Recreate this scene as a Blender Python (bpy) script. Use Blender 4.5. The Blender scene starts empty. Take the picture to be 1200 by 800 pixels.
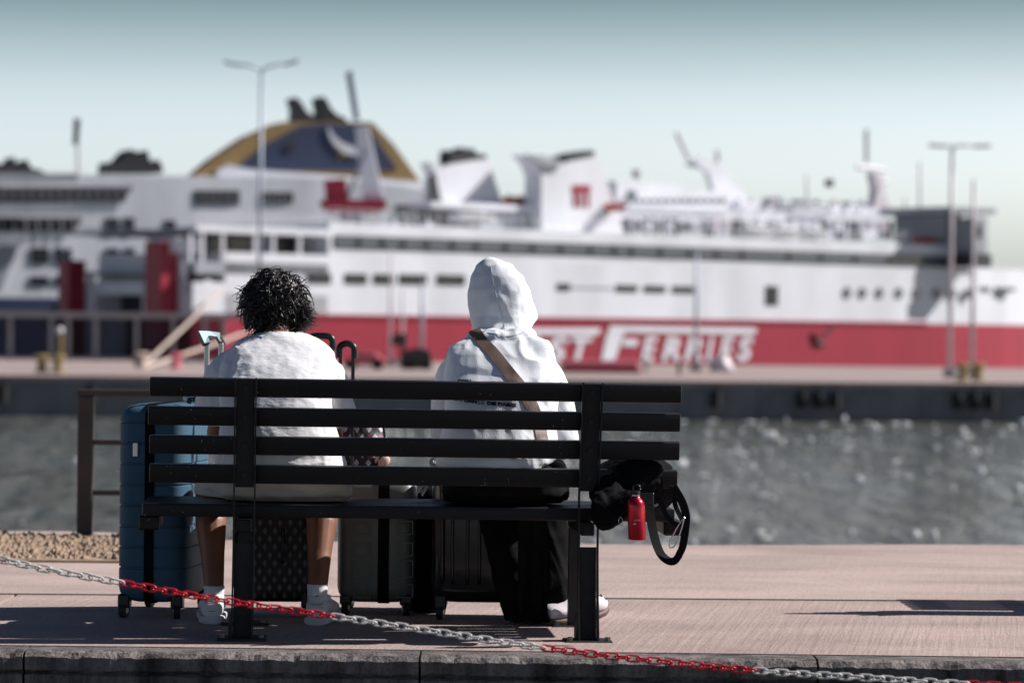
import bpy, bmesh, math, random
from math import sin, cos, pi, radians, sqrt, atan2
from mathutils import Vector, Matrix, noise, Euler
from mathutils.bvhtree import BVHTree
random.seed(7)
SC = bpy.context.scene
COL = SC.collection

# ------------------------------------------------------------------ camera
CAM_H = 1.044
F = 3600.0            # focal length in photo pixels (1200 wide)
cam_d = bpy.data.cameras.new("camera"); cam = bpy.data.objects.new("camera", cam_d); COL.objects.link(cam)
cam_d.sensor_width = 36; cam_d.lens = 36*F/1200; cam_d.clip_end = 20000; cam_d.clip_start = 0.1
cam.location = (0, 0, CAM_H)
CR = Euler((pi/2 - 15/F, 0, 0)).to_matrix() @ Matrix.Rotation(radians(0.6), 3, 'Z')
cam.rotation_euler = CR.to_euler()
cam_d.dof.use_dof = True; cam_d.dof.focus_distance = 10.42; cam_d.dof.aperture_fstop = 3.1
SC.camera = cam
CO = Vector((0, 0, CAM_H))
# ------------------------------------------------------------------ light
SUN_EL, SUN_AZ = radians(38), radians(12)      # azimuth measured from +X towards +Y
sd = Vector((cos(SUN_EL)*cos(SUN_AZ), cos(SUN_EL)*sin(SUN_AZ), sin(SUN_EL)))
sun_d = bpy.data.lights.new("sun", 'SUN'); sun = bpy.data.objects.new("sun", sun_d); COL.objects.link(sun)
sun_d.energy = 4.9; sun_d.angle = radians(0.5); sun_d.color = (1.0, 0.955, 0.915)
sun.rotation_euler = (-sd).to_track_quat('-Z', 'Y').to_euler(); sun.location = (20, 5, 30)
world = bpy.data.worlds.new("World"); SC.world = world; world.use_nodes = True
wn = world.node_tree; wn.nodes.clear()
wo = wn.nodes.new('ShaderNodeOutputWorld'); bg = wn.nodes.new('ShaderNodeBackground')
sky = wn.nodes.new('ShaderNodeTexSky'); sky.sky_type = 'NISHITA'; sky.sun_disc = False
sky.sun_elevation = SUN_EL; sky.sun_rotation = pi/2 - SUN_AZ
sky.air_density = 1.0; sky.dust_density = 1.2; sky.ozone_density = 1.0
tc = wn.nodes.new('ShaderNodeTexCoord'); sx = wn.nodes.new('ShaderNodeSeparateXYZ')
rp = wn.nodes.new('ShaderNodeValToRGB'); mx = wn.nodes.new('ShaderNodeMixRGB'); mx.blend_type = 'MULTIPLY'; mx.inputs[0].default_value = 1
wn.links.new(tc.outputs['Generated'], sx.inputs[0]); wn.links.new(sx.outputs['Z'], rp.inputs[0])
rp.color_ramp.interpolation = 'CARDINAL'
e = rp.color_ramp.elements
e[0].position = 0.0; e[0].color = (0.46, 0.53, 0.72, 1)
e[1].position = 1.0; e[1].color = (0.085, 0.095, 0.13, 1)
for p, c in ((0.03, (0.56, 0.60, 0.75, 1)), (0.055, (0.66, 0.655, 0.76, 1)), (0.08, (0.56, 0.55, 0.59, 1)), (0.108, (0.23, 0.26, 0.26, 1)), (0.15, (0.15, 0.175, 0.195, 1)), (0.4, (0.09, 0.10, 0.135, 1))):
    q = e.new(p); q.color = c
wn.links.new(sky.outputs[0], mx.inputs[1]); wn.links.new(rp.outputs[0], mx.inputs[2])
sc2 = wn.nodes.new('ShaderNodeVectorMath'); sc2.operation = 'SCALE'; sc2.inputs['Scale'].default_value = 2.0
wn.links.new(mx.outputs[0], sc2.inputs[0]); wn.links.new(sc2.outputs[0], bg.inputs[0]); wn.links.new(bg.outputs[0], wo.inputs[0])
bg.inputs[1].default_value = 0.10
SC.view_settings.view_transform = 'Standard'; SC.view_settings.look = 'None'
SC.view_settings.exposure = 0.44; SC.view_settings.gamma = 1.0; SC.view_settings.use_curve_mapping = False

# ------------------------------------------------------------------ pixel helpers (survey of the place)
def ray(px, py):
    return CR @ Vector(((px-600)/F, (400-py)/F, -1))
def P(px, py, D):
    d = ray(px, py); return CO + d*(D/d.y)
def G(px, py, z=0.0):
    d = ray(px, py); return CO + d*((z-CAM_H)/d.z)

# ------------------------------------------------------------------ object helpers
def wm(o):
    m = o.matrix_basis.copy()
    if o.parent: m = wm(o.parent) @ o.matrix_parent_inverse @ m
    return m
def tag(o, label=None, cat=None, group=None, kind=None):
    if label: o['label'] = label
    if cat: o['category'] = cat
    if group: o['group'] = group
    if kind: o['kind'] = kind
    return o
def empty(name, loc=(0, 0, 0), rz=0, ry=0):
    o = bpy.data.objects.new(name, None); COL.objects.link(o); o.empty_display_size = 0.1
    o.location = loc; o.rotation_euler = (0, ry, rz); return o
def thing(name, label, cat, loc=(0, 0, 0), rz=0, group=None, ry=0):
    return tag(empty(name, loc, rz, ry), label, cat, group)
def obj(name, bm, m, parent=None, local=False, smooth=False, kind=None, label=None, recentre=True):
    """bm: BMesh or Mesh, in world coordinates (or parent coordinates when local)."""
    if isinstance(bm, bmesh.types.BMesh):
        me = bpy.data.meshes.new(name); bmesh.ops.recalc_face_normals(bm, faces=bm.faces[:]); bm.to_mesh(me); bm.free()
    else: me = bm
    me.materials.clear()
    for q in (m if isinstance(m, (list, tuple)) else [m]): me.materials.append(q)
    if smooth:
        me.shade_smooth()
        if smooth != True:
            me.set_sharp_from_angle(angle=radians(smooth))
    o = bpy.data.objects.new(name, me); COL.objects.link(o)
    if recentre and len(me.vertices):
        xs = [v.co for v in me.vertices]
        c = Vector([(min(v[i] for v in xs)+max(v[i] for v in xs))/2 for i in range(3)])
        me.transform(Matrix.Translation(-c)); o.location = c
    if parent:
        o.parent = parent
        if not local: o.matrix_parent_inverse = wm(parent).inverted()
    if kind: o['kind'] = kind
    if label: o['label'] = label
    return o
def copy_tree(o, parent=None):
    c = o.copy(); COL.objects.link(c)
    if parent: c.parent = parent; c.matrix_parent_inverse = o.matrix_parent_inverse.copy()
    for ch in [x for x in bpy.data.objects if x.parent == o]: copy_tree(ch, c)
    return c
def B(): return bmesh.new()
def box(bm, x0, x1, y0, y1, z0, z1, bev=0, seg=1, M=None):
    r = bmesh.ops.create_cube(bm, size=1)
    T = Matrix.Translation(((x0+x1)/2, (y0+y1)/2, (z0+z1)/2)) @ Matrix.Diagonal((abs(x1-x0), abs(y1-y0), abs(z1-z0), 1))
    bmesh.ops.transform(bm, matrix=T, verts=r['verts'])
    vs = r['verts']
    if bev:
        es = list({e for v in vs for e in v.link_edges})
        g = bmesh.ops.bevel(bm, geom=es, offset=bev, segments=seg, affect='EDGES', profile=0.5)
        vs = list({v for f in g['faces'] for v in f.verts} | {v for v in vs if v.is_valid})
    if M is not None: bmesh.ops.transform(bm, matrix=M, verts=vs)
    return bm
def bx(*a, **k): return box(B(), *a, **k)
def frame_of(d):
    d = d.normalized(); a = Vector((0, 0, 1)) if abs(d.z) < 0.9 else Vector((1, 0, 0))
    u = d.cross(a).normalized(); return u, d.cross(u).normalized()
def loft(bm, rings, close=True):
    """rings: list of lists of Vectors, same count"""
    vr = [[bm.verts.new(p) for p in r] for r in rings]
    n = len(vr[0])
    for a, b in zip(vr, vr[1:]):
        for i in range(n): bm.faces.new((a[i], a[(i+1) % n], b[(i+1) % n], b[i]))
    if close:
        bm.faces.new(list(reversed(vr[0]))); bm.faces.new(vr[-1])
    return bm
def ell(c, a, b, n=24, e=2.0, ax=Vector((1, 0, 0)), ay=Vector((0, 1, 0))):
    out = []
    for i in range(n):
        t = 2*pi*i/n; cx, sy = cos(t), sin(t)
        out.append(Vector(c) + ax*(a*math.copysign(abs(cx)**(2/e), cx)) + ay*(b*math.copysign(abs(sy)**(2/e), sy)))
    return out
def tube(bm, pts, r, n=8, close=True, flat=None):
    pts = [Vector(p) for p in pts]; rings = []; u = None
    for i, p in enumerate(pts):
        d = (pts[min(i+1, len(pts)-1)] - pts[max(i-1, 0)])
        if d.length < 1e-9: d = Vector((0, 0, 1))
        d.normalize()
        if u is None: u, _ = frame_of(d)
        u = (u - d*u.dot(d)).normalized(); v = d.cross(u)
        rr = r[i] if isinstance(r, (list, tuple)) else r
        rings.append([p + u*(rr*cos(2*pi*k/n)) + v*(rr*sin(2*pi*k/n)) for k in range(n)])
    return loft(bm, rings, close)
def cyl(bm, c, axis, r, h, n=16, r2=None):
    c = Vector(c); a = Vector(axis).normalized()
    return tube(bm, [c-a*h/2, c+a*h/2], [r, r if r2 is None else r2], n)
def prism(bm, poly, y0, y1, M=None):
    """poly: (x,z) outline, extruded from y0 to y1"""
    a = [Vector((x, y0, z)) for x, z in poly]; b = [Vector((x, y1, z)) for x, z in poly]
    if M is not None: a = [M @ p for p in a]; b = [M @ p for p in b]
    return loft(bm, [a, b])
def sphere(bm, c, r, sub=2, M=None):
    s = bmesh.ops.create_icosphere(bm, subdivisions=sub, radius=1)
    rr = r if isinstance(r, (list, tuple)) else (r, r, r)
    T = Matrix.Translation(c) @ (M.to_4x4() if M is not None else Matrix()) @ Matrix.Diagonal((*rr, 1))
    bmesh.ops.transform(bm, matrix=T, verts=s['verts']); return bm
def catmull(pts, n):
    pts = [Vector(p) for p in pts]; out = []
    ext = [pts[0]*2-pts[1]] + pts + [pts[-1]*2-pts[-2]]
    for i in range(1, len(ext)-2):
        p0, p1, p2, p3 = ext[i-1:i+3]
        for k in range(n):
            t = k/n
            out.append(0.5*((2*p1)+(p2-p0)*t+(2*p0-5*p1+4*p2-p3)*t*t+(3*p1-p0-3*p2+p3)*t**3))
    out.append(pts[-1]); return out
def remesh(bm, vox, smooth=6, disp=None, fac=0.5):
    """union of closed overlapping shells -> one continuous surface"""
    bmesh.ops.recalc_face_normals(bm, faces=bm.faces[:])
    me = bpy.data.meshes.new("tmp"); bm.to_mesh(me); bm.free()
    o = bpy.data.objects.new("tmp", me); COL.objects.link(o)
    m = o.modifiers.new("r", 'REMESH'); m.mode = 'VOXEL'; m.voxel_size = vox
    if smooth:
        s = o.modifiers.new("s", 'SMOOTH'); s.iterations = smooth; s.factor = fac
    dg = bpy.context.evaluated_depsgraph_get(); dg.update()
    out = bpy.data.meshes.new_from_object(o.evaluated_get(dg), depsgraph=dg)
    bpy.data.objects.remove(o); bpy.data.meshes.remove(me)
    if disp:
        nn = [v.normal.copy() for v in out.vertices]
        for v, n in zip(out.vertices, nn): v.co = v.co + n*disp(v.co, n)
        out.update()
    return out
def bvh_of(me):
    return BVHTree.FromPolygons([v.co for v in me.vertices], [p.vertices[:] for p in me.polygons])
def capsule(bm, pts, rs, n=14):
    """tapered limb through joints, round at each joint"""
    pts = [Vector(p) for p in pts]
    for p, r in zip(pts, rs): sphere(bm, p, r, 2)
    for i in range(len(pts)-1):
        if (pts[i+1]-pts[i]).length > 1e-6: tube(bm, [pts[i], pts[i+1]], [rs[i], rs[i+1]], n)
    return bm
def ridge(p, s=1.0):
    return 1-abs(noise.noise(p*s))*2

# ------------------------------------------------------------------ materials
def mat(name, col, rough=0.6, metal=0.0, var=0.12, vs=8.0, bump=0.0, bs=60.0, col2=None, thr=None, coat=0, spec=0.5, stretch=(1, 1, 1), emit=None, det=6):
    m = bpy.data.materials.new(name); m.use_nodes = True; nt = m.node_tree; N = nt.nodes; L = nt.links
    p = N['Principled BSDF']; p.inputs['Roughness'].default_value = rough; p.inputs['Metallic'].default_value = metal
    p.inputs['Specular IOR Level'].default_value = spec
    if coat: p.inputs['Coat Weight'].default_value = coat; p.inputs['Coat Roughness'].default_value = 0.08
    t = N.new('ShaderNodeTexCoord'); mp = N.new('ShaderNodeMapping'); mp.inputs['Scale'].default_value = stretch
    L.new(t.outputs['Object'], mp.inputs[0])
    nz = N.new('ShaderNodeTexNoise'); nz.inputs['Scale'].default_value = vs; nz.inputs['Detail'].default_value = det
    L.new(mp.outputs[0], nz.inputs['Vector'])
    cr = N.new('ShaderNodeValToRGB'); L.new(nz.outputs['Fac'], cr.inputs[0])
    c = Vector(col); k2 = Vector(col2) if col2 else c*(1-var)
    k1 = c if col2 else c*(1+var)
    cr.color_ramp.elements[0].color = (*k2, 1); cr.color_ramp.elements[1].color = (*k1, 1)
    if thr: cr.color_ramp.elements[0].position = thr[0]; cr.color_ramp.elements[1].position = thr[1]
    else: cr.color_ramp.elements[0].position = 0.3; cr.color_ramp.elements[1].position = 0.7
    L.new(cr.outputs[0], p.inputs['Base Color'])
    if bump:
        n2 = N.new('ShaderNodeTexNoise'); n2.inputs['Scale'].default_value = bs; n2.inputs['Detail'].default_value = 5
        L.new(mp.outputs[0], n2.inputs['Vector'])
        b = N.new('ShaderNodeBump'); b.inputs['Strength'].default_value = bump; b.inputs['Distance'].default_value = 0.004
        L.new(n2.outputs['Fac'], b.inputs['Height']); L.new(b.outputs[0], p.inputs['Normal'])
    m['p'] = 1
    return m
M = {}
M['bench'] = mat('bench_paint', (0.013, 0.011, 0.012), 0.42, var=0.3, vs=14, bump=0.35, bs=90, stretch=(0.15, 1, 1), spec=0.28)
def chips(m, amt=0.755, sc=110, col=(0.30, 0.28, 0.27)):
    N, L, p = nodes_of(m); t = N.new('ShaderNodeTexCoord'); n = N.new('ShaderNodeTexNoise'); n.inputs['Scale'].default_value = sc; n.inputs['Detail'].default_value = 2
    n2 = N.new('ShaderNodeTexNoise'); n2.inputs['Scale'].default_value = 9; ge = N.new('ShaderNodeNewGeometry'); L.new(ge.outputs['Position'], n.inputs['Vector']); L.new(ge.outputs['Position'], n2.inputs['Vector'])
    a = N.new('ShaderNodeMath'); a.operation = 'MULTIPLY_ADD'; a.inputs[1].default_value = 0.35; L.new(n2.outputs['Fac'], a.inputs[0]); L.new(n.outputs['Fac'], a.inputs[2])
    g = N.new('ShaderNodeMath'); g.operation = 'GREATER_THAN'; g.inputs[1].default_value = amt+0.18; L.new(a.outputs[0], g.inputs[0])
    src = p.inputs['Base Color'].links[0].from_socket; mx_ = N.new('ShaderNodeMixRGB'); L.new(g.outputs[0], mx_.inputs[0]); L.new(src, mx_.inputs[1]); mx_.inputs[2].default_value = (*col, 1); L.new(mx_.outputs[0], p.inputs['Base Color'])
def nodes_of(m): return m.node_tree.nodes, m.node_tree.links, m.node_tree.nodes['Principled BSDF']
chips(M['bench'])
M['bench_metal'] = mat('bench_metal', (0.012, 0.012, 0.013), 0.6, var=0.3, vs=20, bump=0.25, bs=150)
M['bolt'] = mat('bolt_steel', (0.10, 0.10, 0.10), 0.4, 0.8)
M['rust'] = mat('rail_rust', (0.062, 0.046, 0.042), 0.6, 0.2, col2=(0.035, 0.032, 0.034), vs=6, bump=0.3)
M['hair'] = mat('black_hair', (0.010, 0.008, 0.008), 0.33, var=0.3, vs=40)
M['skin'] = mat('tan_skin', (0.23, 0.095, 0.055), 0.5, var=0.10, vs=15, bump=0.15, bs=200)
M['skin'].node_tree.nodes['Principled BSDF'].inputs['Subsurface Weight'].default_value = 0.08
M['skin'].node_tree.nodes['Principled BSDF'].inputs['Subsurface Radius'].default_value = (0.01, 0.004, 0.002)
M['tee'] = mat('white_crinkled_cotton', (0.75, 0.75, 0.77), 0.85, var=0.03, vs=20, bump=0.55, bs=70, stretch=(0.7, 0.7, 1.6), spec=0.2)
M['hoodie'] = mat('white_sweat_cotton', (0.75, 0.77, 0.81), 0.85, var=0.03, vs=10, bump=0.35, bs=220, spec=0.2)
M['shorts'] = mat('beige_shorts_cotton', (0.56, 0.50, 0.45), 0.85, var=0.06, vs=12, bump=0.4, bs=160, spec=0.2)
M['trousers'] = mat('black_trouser_cloth', (0.006, 0.006, 0.007), 0.9, var=0.3, vs=12, bump=0.4, bs=160, spec=0.12)
M['sock'] = mat('white_sock', (0.68, 0.70, 0.74), 0.9, var=0.05, vs=30, bump=0.6, bs=260, stretch=(1, 1, .2))
M['sneaker'] = mat('white_sneaker_leather', (0.62, 0.63, 0.66), 0.5, var=0.05, vs=14)
M['sole'] = mat('sneaker_sole', (0.50, 0.51, 0.55), 0.6, var=0.1, vs=14)
M['seam'] = mat('shoe_seam', (0.16, 0.17, 0.20), 0.7)
M['seamlight'] = mat('hood_seam_thread', (0.42, 0.45, 0.50), 0.9)
M['clog'] = mat('white_foam_clog', (0.74, 0.68, 0.72), 0.5, var=0.06, vs=10)
M['hole'] = mat('clog_hole_dark', (0.02, 0.02, 0.025), 0.8)
M['strap'] = mat('brown_strap_leather', (0.135, 0.085, 0.068), 0.6, var=0.12, vs=30, bump=0.3, bs=300)
M['ink'] = mat('black_print', (0.012, 0.012, 0.015), 0.7)
M['bluecase'] = mat('blue_polycarbonate', (0.045, 0.105, 0.165), 0.65, var=0.05, vs=5, bump=0.12, bs=400, spec=0.25)
M['greycase'] = mat('grey_green_polycarbonate', (0.125, 0.135, 0.125), 0.45, var=0.06, vs=5, bump=0.1, bs=400)
M['blackcase'] = mat('glossy_black_shell', (0.010, 0.010, 0.012), 0.22, var=0.2, vs=5, coat=0.4)
M['blackcloth'] = mat('black_nylon', (0.006, 0.006, 0.007), 0.75, var=0.3, vs=18, bump=0.4, bs=240, spec=0.05)
M['webbing'] = mat('black_webbing', (0.008, 0.008, 0.009), 0.8, spec=0.2, var=0.2, vs=40, bump=0.5, bs=500)
M['blackplastic'] = mat('black_plastic', (0.012, 0.012, 0.013), 0.35, var=0.1)
M['rubber'] = mat('wheel_rubber', (0.012, 0.012, 0.012), 0.7)
M['hub'] = mat('wheel_hub_grey', (0.45, 0.45, 0.45), 0.4, 0.2)
M['alu'] = mat('brushed_aluminium', (0.62, 0.61, 0.60), 0.3, 0.9, var=0.08, vs=30, stretch=(1, 1, .1))
M['paleblue'] = mat('pale_blue_plastic', (0.42, 0.62, 0.70), 0.35, var=0.04)
M['bottle'] = mat('red_anodised_aluminium', (0.50, 0.008, 0.028), 0.3, 0.75, var=0.05, vs=30, coat=0.3)
M['steel'] = mat('polished_steel', (0.7, 0.7, 0.72), 0.2, 1.0)
M['white_print'] = mat('white_print', (0.75, 0.70, 0.72), 0.6)
M['red_link'] = mat('red_plastic_link', (0.52, 0.008, 0.025), 0.35, var=0.08, vs=20)
M['white_link'] = mat('white_plastic_link', (0.62, 0.60, 0.58), 0.4, var=0.12, vs=20)
M['peach'] = mat('peach_cloth', (0.70, 0.45, 0.36), 0.8)
M['plush'] = mat('white_plush', (0.72, 0.74, 0.80), 0.9, var=0.1, vs=40, bump=0.8, bs=120)
M['plush_dark'] = mat('dark_plush', (0.05, 0.06, 0.10), 0.9, var=0.3, vs=40, bump=0.8, bs=120)

def nodes_of(m): return m.node_tree.nodes, m.node_tree.links, m.node_tree.nodes['Principled BSDF']
# pattern materials -------------------------------------------------
def diamond_mat(name, base, mark, du, dv, a, rough=0.6, mark2=None, axis='X'):
    m = bpy.data.materials.new(name); m.use_nodes = True; N, L, p = nodes_of(m)
    t = N.new('ShaderNodeTexCoord'); s = N.new('ShaderNodeSeparateXYZ'); L.new(t.outputs['Object'], s.inputs[0])
    def mth(op, x, y=None, z=None):
        n = N.new('ShaderNodeMath'); n.operation = op
        for i, q in enumerate((x, y, z)):
            if q is None: continue
            if isinstance(q, (int, float)): n.inputs[i].default_value = q
            else: L.new(q, n.inputs[i])
        return n.outputs[0]
    def dia(ou, ov):
        u = mth('ADD', mth('DIVIDE', s.outputs[axis], du), ou); v = mth('ADD', mth('DIVIDE', s.outputs['Z'], dv), ov)
        fu = mth('ABSOLUTE', mth('SUBTRACT', mth('FRACT', u), 0.5)); fv = mth('ABSOLUTE', mth('SUBTRACT', mth('FRACT', v), 0.5))
        return mth('LESS_THAN', mth('ADD', fu, fv), a)
    d = mth('MAXIMUM', dia(100.0, 100.0), dia(100.5, 100.5))
    nz = N.new('ShaderNodeTexNoise'); nz.inputs['Scale'].default_value = 35; L.new(t.outputs['Object'], nz.inputs['Vector'])
    w = mth('MULTIPLY', d, mth('MULTIPLY_ADD', nz.outputs['Fac'], 1.2, 0.1))
    mx = N.new('ShaderNodeMixRGB'); L.new(w, mx.inputs[0]); mx.inputs[1].default_value = (*base, 1); mx.inputs[2].default_value = (*mark, 1)
    out = mx.outputs[0]
    if mark2:
        m3 = N.new('ShaderNodeMixRGB'); L.new(dia(100.5, 100.0), m3.inputs[0]); L.new(out, m3.inputs[1]); m3.inputs[2].default_value = (*mark2, 1); out = m3.outputs[0]
    L.new(out, p.inputs['Base Color']); p.inputs['Roughness'].default_value = rough
    return m
M['harlequin'] = diamond_mat('black_suitcase_diamond_print', (0.010, 0.008, 0.010), (0.13, 0.13, 0.14), 0.036, 0.058, 0.24)
M['harlequin_bag'] = diamond_mat('burgundy_white_diamond_cloth', (0.018, 0.015, 0.02), (0.70, 0.66, 0.70), 0.044, 0.062, 0.23, mark2=(0.16, 0.012, 0.035))

# ground -------------------------------------------------------------
def concrete(name, c1, c2, broom=0.0, big=0.6, bump=0.5, ang=0.6):
    m = bpy.data.materials.new(name); m.use_nodes = True; N, L, p = nodes_of(m)
    t = N.new('ShaderNodeTexCoord'); p.inputs['Roughness'].default_value = 0.82; p.inputs['Specular IOR Level'].default_value = 0.3
    mp = N.new('ShaderNodeMapping'); L.new(t.outputs['Object'], mp.inputs[0]); mp.inputs['Scale'].default_value = (big, big*2.2, 1)
    n1 = N.new('ShaderNodeTexNoise'); n1.inputs['Scale'].default_value = 1.6; n1.inputs['Detail'].default_value = 9; n1.inputs['Roughness'].default_value = 0.62
    L.new(mp.outputs[0], n1.inputs['Vector'])
    n2 = N.new('ShaderNodeTexNoise'); n2.inputs['Scale'].default_value = 90; n2.inputs['Detail'].default_value = 4; L.new(t.outputs['Object'], n2.inputs['Vector'])
    cr = N.new('ShaderNodeValToRGB'); L.new(n1.outputs['Fac'], cr.inputs[0])
    cr.color_ramp.elements[0].position = 0.32; cr.color_ramp.elements[1].position = 0.66
    cr.color_ramp.elements[0].color = (*c2, 1); cr.color_ramp.elements[1].color = (*c1, 1)
    cr2 = N.new('ShaderNodeValToRGB'); L.new(n2.outputs['Fac'], cr2.inputs[0])
    cr2.color_ramp.elements[0].position = 0.33; cr2.color_ramp.elements[0].color = (.72, .70, .70, 1); cr2.color_ramp.elements[1].position = 0.52
    mxx = N.new('ShaderNodeMixRGB'); mxx.blend_type = 'MULTIPLY'; mxx.inputs[0].default_value = 1
    L.new(cr.outputs[0], mxx.inputs[1]); L.new(cr2.outputs[0], mxx.inputs[2])
    v = N.new('ShaderNodeTexVoronoi'); v.inputs['Scale'].default_value = 5; mv = N.new('ShaderNodeMapping'); mv.inputs['Scale'].default_value = (1, 4, 1)
    L.new(t.outputs['Object'], mv.inputs[0]); L.new(mv.outputs[0], v.inputs['Vector'])
    lt = N.new('ShaderNodeMath'); lt.operation = 'LESS_THAN'; lt.inputs[1].default_value = 0.045; L.new(v.outputs['Distance'], lt.inputs[0])
    m3 = N.new('ShaderNodeMixRGB'); L.new(lt.outputs[0], m3.inputs[0]); L.new(mxx.outputs[0], m3.inputs[1]); m3.inputs[2].default_value = (*[q*0.45 for q in c2], 1)
    L.new(m3.outputs[0], p.inputs['Base Color'])
    b = N.new('ShaderNodeBump'); b.inputs['Strength'].default_value = bump; b.inputs['Distance'].default_value = 0.006; L.new(n2.outputs['Fac'], b.inputs['Height'])
    last = b
    if broom:
        mr_ = N.new('ShaderNodeMapping'); mr_.inputs['Rotation'].default_value = (0, 0, radians(9)); L.new(t.outputs['Object'], mr_.inputs[0])
        mw = N.new('ShaderNodeMapping'); mw.inputs['Scale'].default_value = (34, 0.9, 1); L.new(mr_.outputs[0], mw.inputs[0])
        w = N.new('ShaderNodeTexNoise'); w.inputs['Scale'].default_value = 1.0; w.inputs['Detail'].default_value = 5; w.inputs['Roughness'].default_value = 0.6
        L.new(mw.outputs[0], w.inputs['Vector'])
        b2 = N.new('ShaderNodeBump'); b2.inputs['Strength'].default_value = broom; b2.inputs['Distance'].default_value = 0.010
        L.new(w.outputs['Fac'], b2.inputs['Height']); L.new(b.outputs[0], b2.inputs['Normal']); last = b2
    L.new(last.outputs[0], p.inputs['Normal'])
    return m
M['slab'] = concrete('broomed_concrete', (0.50, 0.385, 0.345), (0.33, 0.255, 0.235), broom=0.5)
M['slab2'] = concrete('smooth_concrete', (0.54, 0.42, 0.38), (0.34, 0.27, 0.245), broom=0.15, big=0.5)
M['kerb'] = concrete('worn_kerb_concrete', (0.25, 0.225, 0.215), (0.035, 0.030, 0.030), bump=1.0, big=8)
M['joint'] = mat('dark_joint_fill', (0.05, 0.045, 0.045), 0.9)
M['jointgrey'] = mat('joint_sealant', (0.12, 0.11, 0.11), 0.8, var=.3, vs=12, bump=.4)
M['asphalt'] = mat('asphalt', (0.05, 0.05, 0.052), 0.9, var=0.3, vs=30, bump=0.6, bs=80)
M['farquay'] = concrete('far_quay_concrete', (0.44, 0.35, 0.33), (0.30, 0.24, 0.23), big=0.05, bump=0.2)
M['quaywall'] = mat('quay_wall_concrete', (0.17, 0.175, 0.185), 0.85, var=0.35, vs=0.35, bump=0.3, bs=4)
M['seabed'] = mat('seabed', (0.05, 0.06, 0.05), 0.9)
M['pebble'] = mat('pebble_stone', (0.33, 0.235, 0.165), 0.85, var=0.3, vs=14)
# water
m = bpy.data.materials.new('harbour_water'); m.use_nodes = True; N, L, p = nodes_of(m)
p.inputs['Base Color'].default_value = (0.115, 0.12, 0.105, 1); p.inputs['Roughness'].default_value = 0.12; p.inputs['IOR'].default_value = 1.33
t = N.new('ShaderNodeTexCoord'); mp = N.new('ShaderNodeMapping'); mp.inputs['Scale'].default_value = (0.8, 1.3, 1); mp.inputs['Rotation'].default_value = (0, 0, 0.35)
L.new(t.outputs['Object'], mp.inputs[0])
n1 = N.new('ShaderNodeTexNoise'); n1.inputs['Scale'].default_value = 2.6; n1.inputs['Detail'].default_value = 6; n1.inputs['Roughness'].default_value = 0.62; L.new(mp.outputs[0], n1.inputs['Vector'])
n0 = N.new('ShaderNodeTexNoise'); n0.inputs['Scale'].default_value = 0.55; n0.inputs['Detail'].default_value = 3; m0 = N.new('ShaderNodeMapping'); m0.inputs['Scale'].default_value = (1.5, .42, 1); m0.inputs['Rotation'].default_value = (0, 0, .12); L.new(t.outputs['Object'], m0.inputs[0]); L.new(m0.outputs[0], n0.inputs['Vector'])
b = N.new('ShaderNodeBump'); b.inputs['Strength'].default_value = 1.0; b.inputs['Distance'].default_value = 0.6; L.new(n1.outputs['Fac'], b.inputs['Height'])
b0 = N.new('ShaderNodeBump'); b0.inputs['Strength'].default_value = 1.0; b0.inputs['Distance'].default_value = 1.5; L.new(n0.outputs['Fac'], b0.inputs['Height']); L.new(b0.outputs[0], b.inputs['Normal'])
mq = N.new('ShaderNodeMapping'); mq.inputs['Scale'].default_value = (0.35, 0.10, 1); L.new(t.outputs['Object'], mq.inputs[0])
n3 = N.new('ShaderNodeTexNoise'); n3.inputs['Scale'].default_value = 1.0; n3.inputs['Detail'].default_value = 4; L.new(mq.outputs[0], n3.inputs['Vector'])
mr = N.new('ShaderNodeMapRange'); mr.inputs['From Min'].default_value = 0.35; mr.inputs['From Max'].default_value = 0.65; mr.inputs['To Min'].default_value = 0.15; mr.inputs['To Max'].default_value = 1.0
L.new(n3.outputs['Fac'], mr.inputs[0]); L.new(mr.outputs[0], b.inputs['Strength']); L.new(b.outputs[0], p.inputs['Normal']); M['water'] = m
M['glint'] = mat('glint_white', (0.85, 0.86, 0.86), 0.3)  # white for the flecks that stand in for sun glints
# ships
M['ship_white'] = mat('ship_white_paint', (0.72, 0.735, 0.79), 0.45, var=0.12, vs=0.25, stretch=(1, 1, 0.3))
M['ship_grey'] = mat('ship_grey_paint', (0.34, 0.36, 0.40), 0.55, var=0.1, vs=0.4)
M['ship_red'] = mat('ship_red_paint', (0.33, 0.016, 0.042), 0.45, var=0.12, vs=0.15, stretch=(1, 1, 0.4))
M['ship_navy'] = mat('ship_navy_paint', (0.035, 0.05, 0.105), 0.45, var=0.15, vs=0.2)
M['ship_gold'] = mat('ship_gold_paint', (0.32, 0.205, 0.085), 0.5, var=0.1, vs=0.3)
M['ship_black'] = mat('ship_black_paint', (0.02, 0.02, 0.024), 0.5, var=0.2, vs=0.5)
M['ship_dark'] = mat('ship_dark_and_shade', (0.035, 0.035, 0.042), 0.6, var=0.3, vs=0.6)  # dark parts, and solid panels whose colour stands for recess shade
M['ship_glass'] = mat('ship_window_glass', (0.10, 0.115, 0.14), 0.2, var=0.25, vs=0.5)
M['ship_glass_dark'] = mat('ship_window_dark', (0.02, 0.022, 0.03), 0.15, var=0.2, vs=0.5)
M['boat_white'] = mat('lifeboat_white', (0.80, 0.80, 0.80), 0.35, var=0.04, vs=1)
M['boat_orange'] = mat('rescue_orange', (0.62, 0.07, 0.04), 0.4)
M['mast_blue'] = mat('galvanised_pole', (0.32, 0.36, 0.44), 0.5, 0.3, var=0.1, vs=1)
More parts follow.
